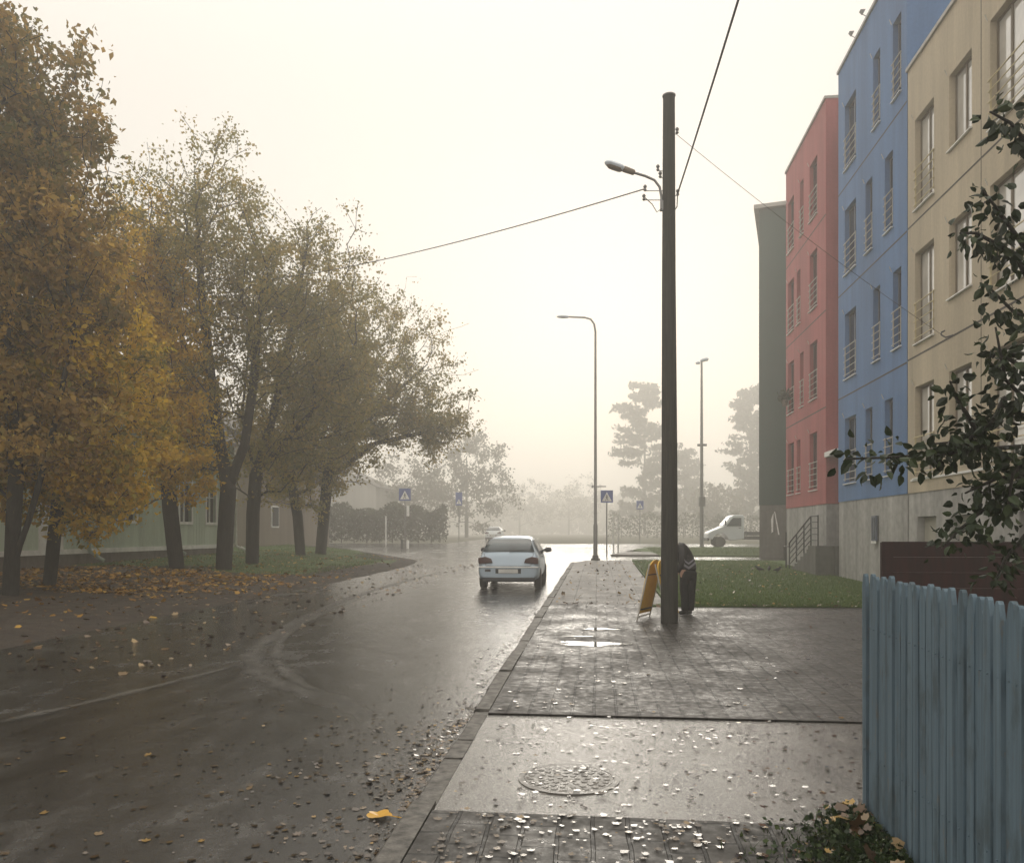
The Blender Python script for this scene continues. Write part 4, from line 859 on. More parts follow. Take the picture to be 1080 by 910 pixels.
# ------------------------------------------------------------------ trees
def unit(a): return a/(np.linalg.norm(a, axis=-1, keepdims=True)+1e-9)
def leaf_cloud(C, size, tone, droop=.5, aspect=.62, rng=RNG):
    n = len(C); d = rng.normal(0, 1, (n, 3)); d[:, 2] -= droop; d = unit(d); e = unit(np.cross(d, rng.normal(0, 1, (n, 3)))); nn = np.cross(d, e)
    s = (size*(.45+1.0*rng.random(n)**1.4))[:, None]; w = s*aspect*.5
    V = np.empty((n, 4, 3)); fold = nn*s*.12
    V[:, 0] = C-d*s*.5; V[:, 1] = C+e*w+fold-d*s*.08; V[:, 2] = C+d*s*.5; V[:, 3] = C-e*w+fold-d*s*.08
    return V.reshape(-1, 3), tone
def skeleton(stems, att, step=.45, pathw=.28, rng=RNG, bow=.12):
    pos = []; par = []; plen = []
    def addn(p, pr):
        pos.append(np.array(p, float)); par.append(pr); plen.append(0 if pr < 0 else plen[pr]+np.linalg.norm(pos[-1]-pos[pr])); return len(pos)-1
    stem_nodes = []
    for si, st_ in enumerate(stems):
        st_ = [np.array(q, float) for q in st_]
        if si == 0: last = addn(st_[0], -1)
        else:
            A = np.array(pos); last = int(np.argmin(np.linalg.norm(A-st_[0], axis=1)))
            if np.linalg.norm(A[last]-st_[0]) > .3: last = addn(st_[0], last if np.linalg.norm(A[last]-st_[0]) < 2 else -1)
        for a, b in zip(st_[:-1], st_[1:]):
            k = max(1, int(np.linalg.norm(b-a)/step))
            for i in range(1, k+1): last = addn(a+(b-a)*i/k, last)
    low = max(q[2] for q in stems[0])*.0+min(stems[0][0][2]+2.0, stems[0][-1][2])
    base = np.array(pos); dm = np.array([np.min(np.linalg.norm(base-a, axis=1)) for a in att]); order = np.argsort(dm)
    tips = []
    cap = len(pos)+len(att)*40; A = np.full((cap, 3), 1e6); A[:len(pos)] = base; PL = np.zeros(cap); PL[:len(pos)] = plen
    ok = np.zeros(cap, bool); ok[:len(pos)] = base[:, 2] > low
    for i in order:
        a = att[i]; n = len(pos); dv = A[:n]-a; dist = np.sqrt((dv**2).sum(1)); cost = dist+pathw*PL[:n]+np.where(A[:n, 2] > a[2]+.3, .6*(A[:n, 2]-a[2]), 0); cost[~ok[:n]] = 1e9
        j = int(np.argmin(cost)); d = a-pos[j]; L_ = np.linalg.norm(d); k = max(1, int(L_/step)); last = j
        perp = rng.normal(0, 1, 3); perp -= d*perp.dot(d)/(L_*L_+1e-9); perp = perp/(np.linalg.norm(perp)+1e-9)
        for q in range(1, k+1):
            t = q/k; p = pos[j]+d*t+(perp*bow*.8+np.array([0, 0, bow]))*L_*math.sin(PI*t)*.6+(rng.normal(0, .035, 3) if q < k else 0)
            last = addn(p, last); m_ = len(pos)-1; A[m_] = pos[-1]; PL[m_] = plen[-1]; ok[m_] = True
        tips.append(last)
    return np.array(pos), np.array(par), tips
def wood(pos, par, r_tip, expo, trunk_r, minr=.0):
    n = len(pos); acc = np.zeros(n); nch = np.zeros(n, int)
    for i in range(n-1, -1, -1):
        if nch[i] == 0: acc[i] = r_tip**expo
        if par[i] >= 0: acc[par[i]] += acc[i]; nch[par[i]] += 1
    r = acc**(1/expo); s = trunk_r/r[0]; 
    r = r_tip+(r-r_tip)*(trunk_r-r_tip)/(r[0]-r_tip)
    main = {}
    for i in range(n):
        if par[i] >= 0:
            p = par[i]
            if p not in main or r[i] > r[main[p]]: main[p] = i
    dirs = np.zeros((n, 3))
    for i in range(n):
        dirs[i] = pos[i]-pos[par[i]] if par[i] >= 0 else (0, 0, 1)
    dirs = unit(dirs); V = []; Fc = []
    def ring(p, d, rad, k):
        a = np.array([0, 0, 1.0]) if abs(d[2]) < .8 else np.array([1.0, 0, 0]); u = np.cross(d, a); u /= np.linalg.norm(u); w = np.cross(d, u)
        return [tuple(p+(u*math.cos(2*PI*q/k)+w*math.sin(2*PI*q/k))*rad) for q in range(k)]
    for i in range(n):
        p = par[i]
        if p < 0: continue
        k = 9 if r[i] > .06 else (5 if r[i] > .02 else 3)
        r0 = r[p] if main[p] == i else min(r[p], r[i]*1.15); d0 = dirs[p] if main[p] == i else dirs[i]
        b = len(V); V += ring(pos[p], d0, r0, k)+ring(pos[i], dirs[i], r[i], k)
        Fc += [(b+q, b+(q+1) % k, b+k+(q+1) % k, b+k+q) for q in range(k)]
    return V, Fc
def blob_points(blobs, n, rng, shell=.5):
    vol = np.array([b[1][0]*b[1][1]*b[1][2]*(b[2] if len(b) > 2 else 1) for b in blobs]); cnt = np.maximum(1, (n*vol/vol.sum()).astype(int)); out = []
    for b, k in zip(blobs, cnt):
        d = unit(rng.normal(0, 1, (k, 3))); rad = rng.random(k)**shell
        rad *= 1+.16*np.sin(d[:, 0]*5+b[0][2])+.14*np.sin(d[:, 1]*6+d[:, 2]*4)
        out.append(np.array(b[0])+d*rad[:, None]*np.array(b[1]))
    return np.concatenate(out)
def tree(name, label, stems, blobs, natt, nleaf, lsize, lmat, tr, seed, group='autumn trees along the left verge', spread=.2, tone_bias=None, cat='tree', shell=.45, zmin=None, expo=1.95, tipr=.009, bare=0.0):
    rng = np.random.default_rng(seed); base = stems[0][0]
    root = thing(name, label, cat, tuple(base), 0, group)
    att = blob_points(blobs, natt, rng, shell)
    if zmin is not None: att = att[att[:, 2] > zmin]
    pos, par, tips = skeleton([[tuple(q) for q in s] for s in stems], att, rng=rng)
    V, Fc = wood(pos, par, tipr, expo, tr)
    b0_ = np.array(base)
    m = MB(); m.v = [(v[0]-b0_[0], v[1]-b0_[1], v[2]-b0_[2]) for v in V]; m.f = Fc
    me = bpy.data.meshes.new('trunk'); me.from_pydata(m.v, [], m.f); me.materials.append(M['bark']); me.polygons.foreach_set('use_smooth', [True]*len(me.polygons))
    o = bpy.data.objects.new('trunk', me); COL.objects.link(o); o.parent = root
    tp = pos[tips]; pp = pos[par[tips]]
    w = rng.gamma(1.1, 1, len(tp)); 
    if bare > 0: w[rng.random(len(tp)) < bare] *= .08
    idx = rng.choice(len(tp), nleaf, p=w/w.sum()); t = rng.random(nleaf)[:, None]
    C = pp[idx]*t+tp[idx]*(1-t)+rng.normal(0, spread, (nleaf, 3))*np.array([1, 1, .75])
    clump = rng.random(len(tp)); tone = .55*clump[idx]+.45*rng.random(nleaf)
    if tone_bias is not None: tone = tone+tone_bias(C)
    LV_, T_ = leaf_cloud(C-b0_, lsize, np.clip(tone, 0, 1), rng=rng)
    fast_mesh('crown', LV_, 4, lmat, T_, root)
    return root
def gp(px, py):                                                # ground point on the left verge
    d = ray(px, py); t = 5.0
    while t < 90 and EYE+d.z*t > lz(d.x*t, d.y*t): t += .05
    return np.array([d.x*t, d.y*t, lz(d.x*t, d.y*t)-.03])
def Dp(px, py, Z): return np.array(D(px, py, Z))
def Zof(p): return -p[0]*SA+p[1]*CA
a = gp(11, 628); Z = Zof(a); k = Z/F
tree('maple_tree', 'tall russet tree at the left edge with a forked leaning trunk', [[a, Dp(14, 560, Z), Dp(17, 500, Z), Dp(10, 400, Z), Dp(0, 250, Z), Dp(-15, 90, Z+.3)], [Dp(12, 600, Z), Dp(30, 550, Z-.1), Dp(47, 490, Z-.2), Dp(62, 430, Z-.3), Dp(80, 330, Z-.2)]],
     [(Dp(-30, 250, Z), (130*k, 3.6, 290*k)), (Dp(25, 120, Z), (72*k, 2.6, 125*k), 1.6), (Dp(62, 245, Z), (70*k, 2.4, 120*k), 1.5), (Dp(5, 420, Z-.3), (85*k, 2.2, 95*k), 1.2)], 1250, 60000, .15, L_RUSSET, .17, 1, tone_bias=lambda C: .22-.045*(C[:, 2]-4)+.05*np.sin(C[:, 2]*1.7))
a = gp(52, 617); Z = Zof(a); k = Z/F
tree('maple_tree', 'golden brown tree in front of the white house door', [[a, Dp(58, 560, Z), Dp(66, 490, Z), Dp(72, 420, Z), Dp(82, 330, Z)], [Dp(66, 490, Z), Dp(96, 440, Z), Dp(118, 380, Z)]],
     [(Dp(85, 400, Z), (85*k, 2.3, 120*k)), (Dp(102, 515, Z-.2), (48*k, 1.3, 58*k), 1.7), (Dp(30, 500, Z), (60*k, 1.5, 50*k))], 850, 36000, .15, L_GOLD, .155, 2, tone_bias=lambda C: .05+.06*np.sin(C[:, 0]*2))
a = gp(187, 600); Z = Zof(a); k = Z/F
tree('maple_tree', 'bright golden yellow tree with a thick leaning trunk near the house', [[a, Dp(180, 540, Z), Dp(176, 490, Z), Dp(172, 420, Z), Dp(168, 320, Z)], [Dp(176, 490, Z), Dp(200, 440, Z), Dp(212, 380, Z)], [Dp(176, 500, Z), Dp(150, 440, Z), Dp(138, 370, Z)]],
     [(Dp(160, 370, Z), (68*k, 2.4, 150*k)), (Dp(192, 440, Z-.5), (44*k, 1.6, 85*k), 1.5), (Dp(150, 300, Z), (55*k, 2, 90*k))], 1000, 42000, .15, L_GOLD, .25, 3, tone_bias=lambda C: .16+.14*np.clip((C[:, 0]+15)/2, -1, 1))
a = gp(236, 600); Z = Zof(a); k = Z/F
tree('maple_tree', 'tall thinly leaved tree with a forked trunk, top rising above its neighbours', [[a, Dp(238, 560, Z), Dp(241, 515, Z), Dp(232, 470, Z), Dp(222, 400, Z), Dp(212, 300, Z), Dp(205, 180, Z)], [Dp(241, 512, Z), Dp(258, 470, Z), Dp(268, 400, Z), Dp(275, 310, Z)]],
     [(Dp(205, 250, Z), (88*k, 3.6, 108*k)), (Dp(262, 330, Z), (75*k, 3, 115*k)), (Dp(215, 430, Z), (60*k, 2.5, 80*k))], 1400, 30000, .12, L_OLIVE, .27, 4, tone_bias=lambda C: -.05, shell=.5, bare=.15)
a = gp(266, 594); Z = Zof(a); k = Z/F
tree('maple_tree', 'olive brown tree with a straight trunk between the forked and slim ones', [[a, Dp(267, 540, Z), Dp(270, 500, Z), Dp(290, 430, Z), Dp(312, 330, Z), Dp(325, 250, Z)], [Dp(270, 500, Z), Dp(325, 440, Z), Dp(365, 380, Z)], [Dp(270, 505, Z), Dp(255, 440, Z), Dp(262, 370, Z)]],
     [(Dp(318, 320, Z), (78*k, 3.4, 105*k)), (Dp(345, 410, Z), (72*k, 3, 90*k)), (Dp(290, 470, Z), (60*k, 2.6, 60*k))], 1400, 38000, .125, L_OLIVE, .25, 5, shell=.5, bare=.1)
a = gp(317, 585); Z = Zof(a); k = Z/F
tree('maple_tree', 'olive tree with a slim curving trunk left of the last one', [[a, Dp(314, 545, Z), Dp(308, 510, Z), Dp(318, 450, Z), Dp(335, 380, Z)], [Dp(308, 510, Z), Dp(285, 470, Z)]],
     [(Dp(330, 430, Z), (75*k, 3.8, 95*k)), (Dp(300, 490, Z), (45*k, 2.5, 45*k))], 900, 26000, .15, L_OLIVE, .24, 6, tone_bias=lambda C: .05)
a = gp(338, 584); Z = Zof(a); k = Z/F
tree('maple_tree', 'wide spreading olive tree reaching over the road, farthest of the row', [[a, Dp(342, 540, Z), Dp(346, 500, Z), Dp(362, 430, Z), Dp(385, 350, Z)], [Dp(346, 505, Z), Dp(395, 468, Z), Dp(450, 455, Z), Dp(498, 458, Z)], [Dp(350, 490, Z), Dp(400, 430, Z), Dp(450, 385, Z)]],
     [(Dp(390, 390, Z), (92*k, 4.8, 100*k)), (Dp(440, 440, Z), (66*k, 3, 45*k), 1.5), (Dp(370, 470, Z), (50*k, 3, 45*k)), (Dp(478, 455, Z), (32*k, 1.6, 24*k), 2.2)], 1600, 36000, .15, L_OLIVE, .27, 7, shell=.5, bare=.1)
# trees in the fog
def far_tree(name, label, px, ytop, Z, wpx, seed, pine=False, ybot=555, leafs=2600, size=.5):
    g = D(px, 561, Z); z = P(g.y); k = Z/F; base = np.array([g.x, g.y, z-.1]); top = Dp(px, ytop+6, Z)
    if pine:
        rng = np.random.default_rng(seed); root = thing(name, label, 'tree', tuple(base), 0, 'trees in the fog')
        h = top[2]-base[2]; m = MB(); m.tube([(0, 0, 0), (0, 0, h*.5), (0, 0, h*.98)], [.32, .22, .03], 8); m.build('trunk', M['bark'], root)
        C = []
        nb = 90
        for i in range(nb):
            t = .12+.88*(i/nb); zz = h*t; ln = wpx*.5*k*(1-.15*t)*(.55+.6*rng.random())*(1 if t < .78 else 1.0-.6*((t-.78)/.22))
            if .62 < t < .74: ln *= .75
            an = rng.random()*2*PI; n_ = int(leafs/nb); s = rng.random(n_)**.6
            C.append(np.stack([np.cos(an)*ln*s+rng.normal(0, .28, n_), np.sin(an)*ln*s+rng.normal(0, .28, n_), zz+s*ln*.12+rng.normal(0, .3, n_)], 1))
        C = np.concatenate(C); LV_, T_ = leaf_cloud(C, size, rng.random(len(C)), rng=rng, aspect=.5); fast_mesh('crown', LV_, 4, L_PINE, T_, root)
    else:
        c = Dp(px, (ytop+ybot)/2, Z); h = (ybot-ytop)/2*k
        tree(name, label, [[base, base+np.array([0, 0, 2.0]), np.array([c[0], c[1], c[2]+h*.3])]], [(c, (wpx*.5*k, wpx*.45*k, h)), (c-np.array([wpx*.2*k, 0, h*.3]), (wpx*.35*k, wpx*.3*k, h*.6)), (c+np.array([wpx*.22*k, 0, -h*.35]), (wpx*.33*k, wpx*.3*k, h*.55))], 260, leafs, size, L_FAR, .3, seed, 'trees in the fog', spread=.6)
far_tree('pine_tree', 'big dark pine in fog just left of the wooden pole', 680, 400, 170, 88, 21, True, leafs=11000, size=.95)
far_tree('pine_tree', 'tall pine in fog beside the green block above the truck', 792, 404, 165, 62, 22, True, leafs=8000, size=.95)
far_tree('pine_tree', 'low pine in fog between the mast and the wooden pole', 722, 470, 190, 60, 23, True, leafs=5000, size=.95)
far_tree('leafy_tree', 'round leafy tree in fog right of the last roadside tree', 492, 442, 125, 110, 24, leafs=6500, size=.5)
far_tree('leafy_tree', 'low leafy tree in fog behind the far left crossing sign', 430, 478, 130, 90, 25, leafs=5000, size=.5)
far_tree('leafy_tree', 'faint leafy tree in fog behind the curved street lamp', 600, 500, 250, 90, 26, leafs=3000, size=.6)
far_tree('leafy_tree', 'faint leafy tree in fog over the small white car', 548, 505, 245, 80, 27, leafs=3000, size=.6)
far_tree('leafy_tree', 'faint leafy tree in fog directly behind the white truck', 756, 505, 150, 60, 28, leafs=2600, size=.6)
# forest mass closing the view, and the hedge
def mass(name, x0, x1, y0, y1, h0, h1, n, size, mat, label=None, cat=None, kind='stuff', zoff=0.0):
    x = RNG.uniform(x0, x1, n); y = RNG.uniform(y0, y1, n); hh = h0+(h1-h0)*(.5+.28*np.sin(x*.21+y*.1)+.22*np.sin(x*.63+1))
    z = np.array([P(v) for v in y])+zoff+hh*RNG.random(n)**.8
    LV_, T_ = leaf_cloud(np.stack([x, y, z], 1), size, RNG.random(n)); o = fast_mesh(name, LV_, 4, mat, T_); tag(o, label, cat, kind=kind); return o
mass('forest', -210, 210, 330, 380, 9, 20, 30000, 2.6, L_FAR)
def hedge(label, x0, x1, yy, h, n):
    root = thing('hedge', label, 'hedge', ((x0+x1)/2, yy, P(yy)), 0, 'hedges across the junction')
    x = RNG.uniform(x0, x1, n)-(x0+x1)/2; y = RNG.uniform(-1.1, 1.1, n); top = h*(.86+.08*np.sin(x*1.1)+.06*np.sin(x*2.7)); z = top*RNG.random(n)**.7
    LV_, T_ = leaf_cloud(np.stack([x, y, z], 1), .3, RNG.random(n)); fast_mesh('foliage', LV_, 4, M['hedge'], T_, root)
    m = MB()
    for i in range(int((x1-x0)/1.2)): m.tube([(x0+.6+i*1.2-(x0+x1)/2, 0, -.1), (x0+.6+i*1.2-(x0+x1)/2+.1*math.sin(i*3), .1*math.cos(i*5), h*.7)], [.06, .02], 5)
    m.build('stems', M['bark'], root)
hedge('long tall dark hedge across the junction behind the far left sign', -48, -13.6, 72, 3.7, 28000)
hedge('dark hedge across the junction behind the truck', 1.5, 44, 112, 3.6, 9000)
# apple tree reaching in from the right
def Da(px, py, Z=4.7): return np.array(D(px, py, Z))
g = D(1165, 561, 5.0); base = np.array([g.x, g.y, P(g.y)-.05])
paths = [[(1165, 470, 5), (1120, 468, 4.9), (1060, 472, 4.8), (1000, 478, 4.7), (945, 482, 4.65), (893, 484, 4.6)],
         [(1040, 474, 4.75), (1025, 446, 4.7), (1008, 418, 4.7), (1002, 402, 4.65)],
         [(1165, 360, 5), (1110, 340, 4.8), (1070, 330, 4.7), (1040, 300, 4.6)],
         [(1110, 300, 4.8), (1080, 260, 4.7), (1055, 225, 4.6), (1036, 200, 4.6)],
         [(1110, 210, 4.8), (1090, 160, 4.7), (1066, 130, 4.6), (1044, 118, 4.55)],
         [(1110, 340, 4.8), (1070, 268, 4.7), (1030, 246, 4.6), (1012, 246, 4.6)],
         [(1120, 400, 4.9), (1075, 385, 4.8), (1052, 372, 4.7), (1040, 380, 4.7)],
         [(1130, 520, 4.9), (1080, 520, 4.8), (1040, 535, 4.7), (1010, 560, 4.6), (995, 576, 4.55)],
         [(1130, 540, 4.9), (1085, 560, 4.8), (1060, 590, 4.7), (1050, 612, 4.65)],
         [(1060, 420, 4.8), (1050, 440, 4.7), (1020, 465, 4.7), (985, 468, 4.65)],
         [(1140, 450, 4.9), (1090, 430, 4.7), (1060, 400, 4.6), (1050, 345, 4.6)],
         [(1090, 500, 4.8), (1050, 505, 4.7), (1018, 520, 4.65)],
         [(1140, 480, 4.9), (1090, 478, 4.7), (1068, 500, 4.6), (1062, 540, 4.6)]]
at = thing('apple_tree', 'dark green leafy tree branches reaching in over the fence from the right', 'tree', tuple(base))
m = MB(); tline = [base, np.array(D(1172, 500, 5.02)), np.array(D(1160, 380, 5.05)), np.array(D(1168, 260, 5.1)), np.array(D(1160, 150, 5.1)), np.array(D(1150, 70, 5.1))]
tline = [tline[0], tline[0]*.5+tline[1]*.5+np.array([.03, .02, 0])]+tline[1:]
m.tube([Vector(q-base) for q in tline], [.085, .075, .06, .045, .03, .018, .008], 10)
def on_trunk(z):
    for a_, b_ in zip(tline[:-1], tline[1:]):
        if a_[2] <= z <= b_[2]: return a_+(b_-a_)*(z-a_[2])/(b_[2]-a_[2])
    return tline[1]
C = []; dirs = []
for pth in paths:
    pts = [Da(*q) for q in pth]; n = len(pts)
    m.tube([Vector(q-base) for q in pts], [.017*(1-.8*i/(n-1))+.002 for i in range(n)], 6)
    if pth[0][0] > 1065:                                       # spring from the trunk a little lower down, in a curve
        j = on_trunk(max(base[2]+.7, pts[0][2]-.55)); mid = j*.4+pts[0]*.6+np.array([.02, .05, -.10])
        m.tube([Vector(j-base), Vector(mid-base), Vector(pts[0]-base)], [.030, .023, .018], 6)
    for i in range(n-1):
        seg = pts[i+1]-pts[i]; L_ = np.linalg.norm(seg); kk = max(2, int(L_/(.0075 if pth[i][0] < 1000 else .0052)))
        if pth[i][0] > 1105: continue
        for q in range(kk):
            p = pts[i]+seg*(q+RNG.random())/kk; o_ = unit(RNG.normal(0, 1, 3)+np.array([0, 0, -.25])); C.append(p+o_*RNG.uniform(.02, .13)); dirs.append(o_)
_rng = np.random.default_rng(77); _c = np.array(D(1205, 240, 5.35)); _att = blob_points([(_c, (.62, .75, 1.15)), (_c+np.array([.35, .2, .3]), (.8, .8, .9))], 170, _rng)
_att = _att[(_att-np.array([0, 0, EYE])) @ np.array([CA, SA, 0]) > .66*((_att-np.array([0, 0, EYE])) @ np.array([-SA, CA, 0]))]
_p, _q, _t = skeleton([[tuple(v) for v in tline]], _att, step=.18, rng=_rng, bow=.08); _V, _F = wood(_p, _q, .003, 2.0, .06)
m.add([(v[0]-base[0], v[1]-base[1], v[2]-base[2]) for v in _V], _F)
for k_ in _t:
    for _ in range(9): o_ = unit(RNG.normal(0, 1, 3)+np.array([0, 0, -.25])); C.append(_p[k_]+(_p[_q[k_]]-_p[k_])*RNG.random()*2+o_*RNG.uniform(.02, .12)); dirs.append(o_)
m.build('trunk', M['bark'], at, True)
C = np.array(C); dirs = np.array(dirs); n = len(C); s = (RNG.uniform(.036, .086, n))[:, None]; d = unit(dirs+RNG.normal(0, .5, (n, 3))+np.array([0, 0, -.45])); e = unit(np.cross(d, RNG.normal(0, 1, (n, 3)))); nn = np.cross(d, e)
V = []; T = []; prof = [(0, 0), (.25, .27), (.55, .30), (.82, .16), (1, 0)]
for i in range(n):
    c, dd_, ee, n3, ss = C[i]-base, d[i], e[i], nn[i], s[i][0]; t_ = RNG.random()
    for sgn in (1, -1):
        mid = [c+dd_*ss*a_-n3*ss*.25*(a_-.4)**2 for a_, _ in prof]; edge = [c+dd_*ss*a_+ee*sgn*ss*w_+n3*ss*w_*.35-n3*ss*.25*(a_-.4)**2 for a_, w_ in prof]
        V += [mid[0], edge[1], edge[2], mid[2]]; V += [mid[2], edge[2], edge[3], mid[4]]; T += [t_, t_]
o = fast_mesh('leaves', np.array(V), 4, L_APPLE, T, at); o.data.polygons.foreach_set('use_smooth', [True]*len(o.data.polygons))

# ------------------------------------------------------------------ grass and leaves
def grass(name, pts, h, w, mat=L_GRASS, lean=.5):
    n = len(pts); a = RNG.random(n)*2*PI; hh = h*(.5+.9*RNG.random(n)); d = np.stack([np.cos(a), np.sin(a), np.zeros(n)], 1); s = np.stack([-np.sin(a), np.cos(a), np.zeros(n)], 1)
    tip = pts+d*(hh*lean*RNG.random(n))[:, None]+np.array([0, 0, 1])*hh[:, None]
    V = np.empty((n, 3, 3)); V[:, 0] = pts-s*w; V[:, 1] = pts+s*w; V[:, 2] = tip
    o = fast_mesh(name, V.reshape(-1, 3), 3, mat, RNG.random(n)); tag(o, kind='stuff'); return o
n = 60000; y = 17.0+(37.4-17.0)*RNG.random(n)**1.5; x = 1.55+RNG.random(n)*6.0
grass('lawn_grass', np.stack([x, y, SLOPE*y+.025], 1), .06, .006)
n = 9000; y = RNG.uniform(43.5, 57, n); x = RNG.uniform(3.2, 16, n); grass('far_verge_grass', np.stack([x, y, SLOPE*y+.025], 1), .10, .012)
n = 30000; y = RNG.uniform(25.5, 53.5, n); x = np.array([xl(v) for v in y])-1.8-RNG.random(n)**1.3*14
grass('left_lawn_grass', np.array([(a_, b_, lz(a_, b_)-.01) for a_, b_ in zip(x, y)]), .08, .008)
def maple_leaves(name, pts, size, mat, tone, tilt=.25, lift=1.0):
    """flat lobed leaves lying on the ground, each an 8-point polygon"""
    n = len(pts); a = RNG.random(n)*2*PI; s = size*(.4+1.25*RNG.random(n)**1.8)
    R8 = np.array([1, .68, .92, .66, .5, .66, .92, .68]); A8 = np.array([0, .4, .85, 1.5, PI, -1.5, -.85, -.4])
    tx, ty = RNG.normal(0, tilt, n), RNG.normal(0, tilt, n); V = np.empty((n, 8, 3))
    for k_ in range(8):
        lx = np.cos(a+A8[k_])*R8[k_]*s*.55; ly = np.sin(a+A8[k_])*R8[k_]*s*.55
        V[:, k_, 0] = pts[:, 0]+lx; V[:, k_, 1] = pts[:, 1]+ly; V[:, k_, 2] = pts[:, 2]+lx*tx+ly*ty+np.abs(R8[k_]*s*.12)*lift*RNG.random(n)*(R8[k_] > .7)+.006
    o = fast_mesh(name, V.reshape(-1, 3), 8, mat, np.clip(tone, 0, 1)); tag(o, kind='stuff'); return o
def scatter(n, f, x0, x1, y0, y1):
    out = []
    while len(out) < n:
        x, y = random.uniform(x0, x1), random.uniform(y0, y1)
        if random.random() < f(x, y): out.append((x, y))
    return np.array(out)
def onP(a, dz): return np.stack([a[:, 0], a[:, 1], SLOPE*a[:, 1]+dz], 1)
# road: gutter along the kerb, denser towards the viewer
cl = lambda x, y: .12+.88*max(0, .5+.5*math.sin(x*5.3+1.7*y)*math.sin(y*2.9-x*3.1)+.35*math.sin(y*1.3))**2
s = scatter(2100, lambda x, y: min(1, cl(x, y)*.8+.5*(x > -1.35))*math.exp((x+1.15)/(.25+.35*math.exp(-(y-3)/3)))*(.35 if y > 8 else 1), -4.5, -1.17, 2.4, 20); maple_leaves('gutter_leaves', onP(s, -.05), .04, L_WETFALL, RNG.random(len(s))**1.3, .12)
s = scatter(900, lambda x, y: cl(x*.7, y*.8)*math.exp(-(y-2.6)/1.8), -5.5, -1.3, 2.6, 9); maple_leaves('road_leaves', onP(s, -.05), .045, L_WETFALL, RNG.random(len(s)), .06)
s = scatter(1150, lambda x, y: (.25+.75*max(0, math.sin(x*4.1+y*2)*math.sin(y*5.3-x*2))) if y < 4.8 else .07, -.95, 1.55, 2.9, 7.3); maple_leaves('paving_leaves', onP(s, .003), .043, L_WETFALL, RNG.random(len(s))**1.2, .05)
s = scatter(260, lambda x, y: math.exp(-(y-7.4)/3), -.95, 5, 7.4, 16.8); maple_leaves('forecourt_leaves', onP(s, .004), .05, L_WETFALL, RNG.random(len(s)), .06)
s = scatter(900, lambda x, y: 1 if y < 7 or abs(y-17.1) < .3 else .16, -.9, 7.0, 16.7, 36); maple_leaves('lawn_leaves', onP(s, .05), .08, L_FALL, RNG.random(len(s)), .4)
s = scatter(10500, lambda x, y: (1 if 17.5 < y < 25.5 else .12)*(1-.75*sstep(-11.5, -8.5, x))*(.4+.6*(math.sin(x*.9)+math.sin(y*1.1+x)+2)/4), -24, -8.2, 9, 40)
maple_leaves('leaf_carpet', np.array([(a_, b_, lz(a_, b_)) for a_, b_ in s]), .13, L_CARPET, RNG.random(len(s)), .35)
s = scatter(1100, lambda x, y: math.exp((-8.0-x)/-2 if x > -8 else 0)*.8, -10.5, -5, 9, 34); maple_leaves('road_edge_leaves', np.array([(a_, b_, (lz(a_, b_) if a_ < xl(b_) else P(b_)-.05)) for a_, b_ in s]), .1, L_FALL, RNG.random(len(s))*.75, .25)
s = scatter(1100, lambda x, y: 1, -.9, 3.5, 4.9, 7.3); maple_leaves('driveway_debris', onP(s, -.012), .032, L_WETFALL, RNG.random(len(s))*.3, .08, .6)
s = scatter(1800, lambda x, y: math.exp(-(y-3)/6), -6, -1.2, 2.6, 20); maple_leaves('road_debris', onP(s, -.05), .026, L_WETFALL, RNG.random(len(s))*.4, .08, .6)
# the single bright leaf by the kerb
g = G(400, 853); m = MB(); pts = []
for k_ in range(22):
    a_ = 2*PI*k_/22; rr_ = .075*(.72+.28*abs(math.cos(2.5*a_))); pts.append((g.x+rr_*math.cos(a_)*1.1, g.y+rr_*math.sin(a_), P(g.y)-.038+.016*abs(math.sin(a_*1.5))))
m.add(pts+[(g.x, g.y, P(g.y)-.042)], [(k_, (k_+1) % 22, 22) for k_ in range(22)]); m.tube([(g.x+.06, g.y, P(g.y)-.036), (g.x+.15, g.y-.02, P(g.y)-.04)], .003, 5)
tag(m.build('fallen_leaf', simple('bright_yellow_leaf', (.55, .30, .02), .35)), 'single bright yellow fallen leaf on the road by the kerb', 'leaf')
# weeds at the foot of the blue fence
def wy_(n): 
    y = RNG.uniform(3.2, 4.97, n); x = 1.56-np.abs(RNG.normal(0, .27, n))*RNG.uniform(.5, 1.2, n)*(.35+.65*np.clip((5.0-y)/.6, 0, 1)); return np.stack([x, y, SLOPE*y+.0], 1)
grass('verge_weeds', wy_(2800), .065, .004, L_WEED, 1.2)
p_ = wy_(8000); p_[:, 2] += RNG.random(8000)**2*.085; LV_, T_ = leaf_cloud(p_, .036, RNG.random(8000), 0); tag(fast_mesh('verge_plants', LV_, 4, L_WEED, T_), kind='stuff')
p_ = wy_(90); p_[:, 2] += .03+RNG.random(90)*.06; maple_leaves('verge_leaves', p_, .075, L_FALL, .95*RNG.random(90)**1.2, .5)

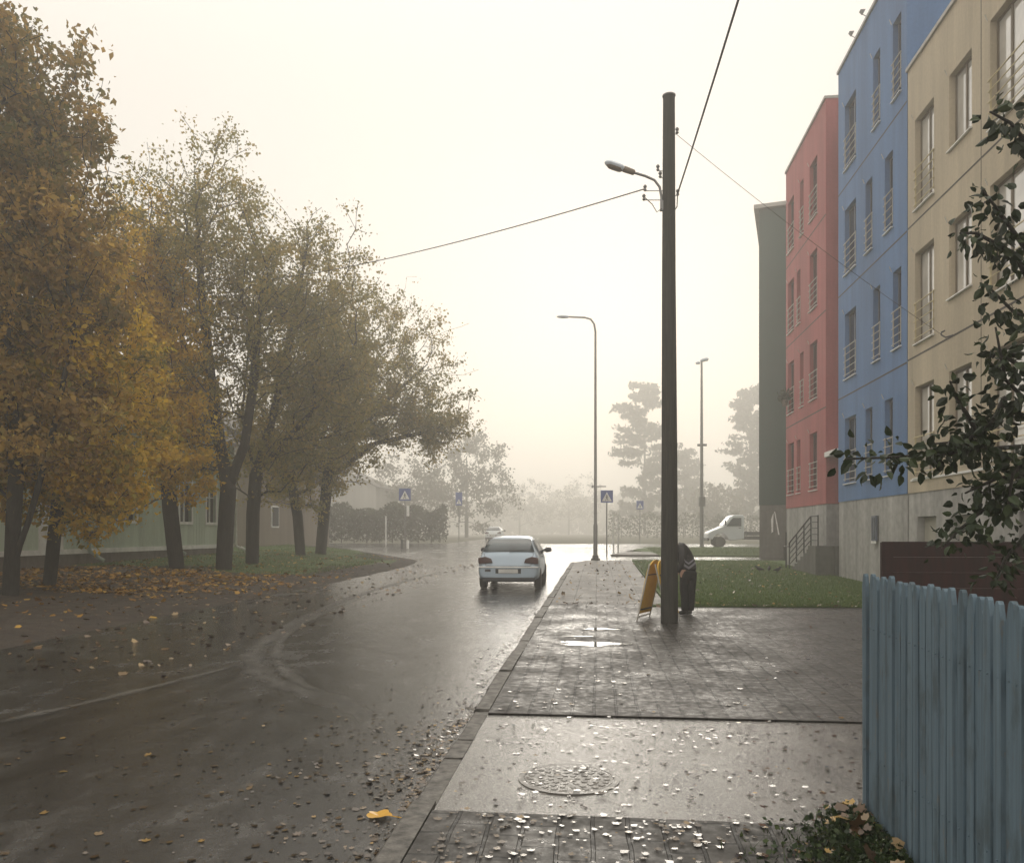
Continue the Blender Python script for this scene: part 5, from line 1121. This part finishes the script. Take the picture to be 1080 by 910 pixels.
# ------------------------------------------------------------------ air, sky, sun, camera
m = bpy.data.materials.new('haze'); m.use_nodes = True; nt = m.node_tree; nt.nodes.clear()
out = nt.nodes.new('ShaderNodeOutputMaterial'); pv = nt.nodes.new('ShaderNodeVolumePrincipled'); nt.links.new(pv.outputs[0], out.inputs['Volume'])
pv.inputs['Color'].default_value = (.97, .952, .914, 1); pv.inputs['Density'].default_value = .0058; pv.inputs['Anisotropy'].default_value = .6
hb = MB(); hb.box(-235, 235, -65, 425, -2.0, 34); tag(hb.build('haze', m), kind='stuff')
SUN_AZ = math.radians(1.5)      # from the street's direction towards the right, looking up the street
SUN_EL = math.radians(13)
w = bpy.data.worlds.new('World'); SC.world = w; w.use_nodes = True; nt = w.node_tree; bg = nt.nodes['Background']
sky = nt.nodes.new('ShaderNodeTexSky'); sky.sky_type = 'NISHITA'; sky.sun_disc = False; sky.sun_elevation = SUN_EL; sky.sun_rotation = SUN_AZ
sky.air_density = 1.0; sky.dust_density = 6.0; sky.ozone_density = 1.0
ov = nt.nodes.new('ShaderNodeMix'); ov.data_type = 'RGBA'; ov.inputs[0].default_value = .95           # thick stratus over the clear sky
tc = nt.nodes.new('ShaderNodeTexCoord'); sz = nt.nodes.new('ShaderNodeSeparateXYZ'); nt.links.new(tc.outputs['Generated'], sz.inputs[0])
# overcast luminance: even low down, about three times brighter overhead
up_ = nt.nodes.new('ShaderNodeMapRange'); up_.interpolation_type = 'SMOOTHSTEP'
for k_, v_ in (('From Min', .42), ('From Max', 1.0), ('To Min', 1.0), ('To Max', 1.75)): up_.inputs[k_].default_value = v_
nt.links.new(sz.outputs[2], up_.inputs['Value'])
vm = nt.nodes.new('ShaderNodeVectorMath'); vm.operation = 'SCALE'; vm.inputs[0].default_value = (10.35, 9.75, 8.85); nt.links.new(up_.outputs[0], vm.inputs['Scale'])
nt.links.new(sky.outputs[0], ov.inputs[6]); nt.links.new(vm.outputs[0], ov.inputs[7])
nt.links.new(ov.outputs[2], bg.inputs['Color']); bg.inputs['Strength'].default_value = .1
sd = bpy.data.lights.new('sun', 'SUN'); sd.energy = .9; sd.angle = math.radians(18); sd.color = (1, .94, .84)
so = bpy.data.objects.new('sun', sd); COL.objects.link(so)
dv = Vector((math.sin(SUN_AZ)*math.cos(SUN_EL), math.cos(SUN_AZ)*math.cos(SUN_EL), math.sin(SUN_EL)))
so.rotation_euler = dv.to_track_quat('Z', 'Y').to_euler(); so.location = (0, 60, 60)
cd = bpy.data.cameras.new('camera'); cam = bpy.data.objects.new('camera', cd); COL.objects.link(cam)
cam.location = (0, 0, EYE); cam.rotation_euler = (PI/2, 0, YAW); cd.sensor_width = 36; cd.lens = 36*F/1080; cd.shift_y = (HOR-455)/1080; cd.clip_end = 2000; cd.clip_start = .05
SC.camera = cam
SC.view_settings.view_transform = 'Standard'; SC.view_settings.look = 'None'; SC.view_settings.gamma = 1; SC.view_settings.use_curve_mapping = False; SC.view_settings.exposure = 0.0
SC.render.engine = 'CYCLES'; cy = SC.cycles
cy.use_denoising = True; cy.max_bounces = 6; cy.diffuse_bounces = 3; cy.glossy_bounces = 3; cy.transmission_bounces = 4; cy.volume_bounces = 2; cy.transparent_max_bounces = 8; cy.sample_clamp_indirect = 6
try: cy.denoiser = 'OPENIMAGEDENOISE'
except Exception: pass
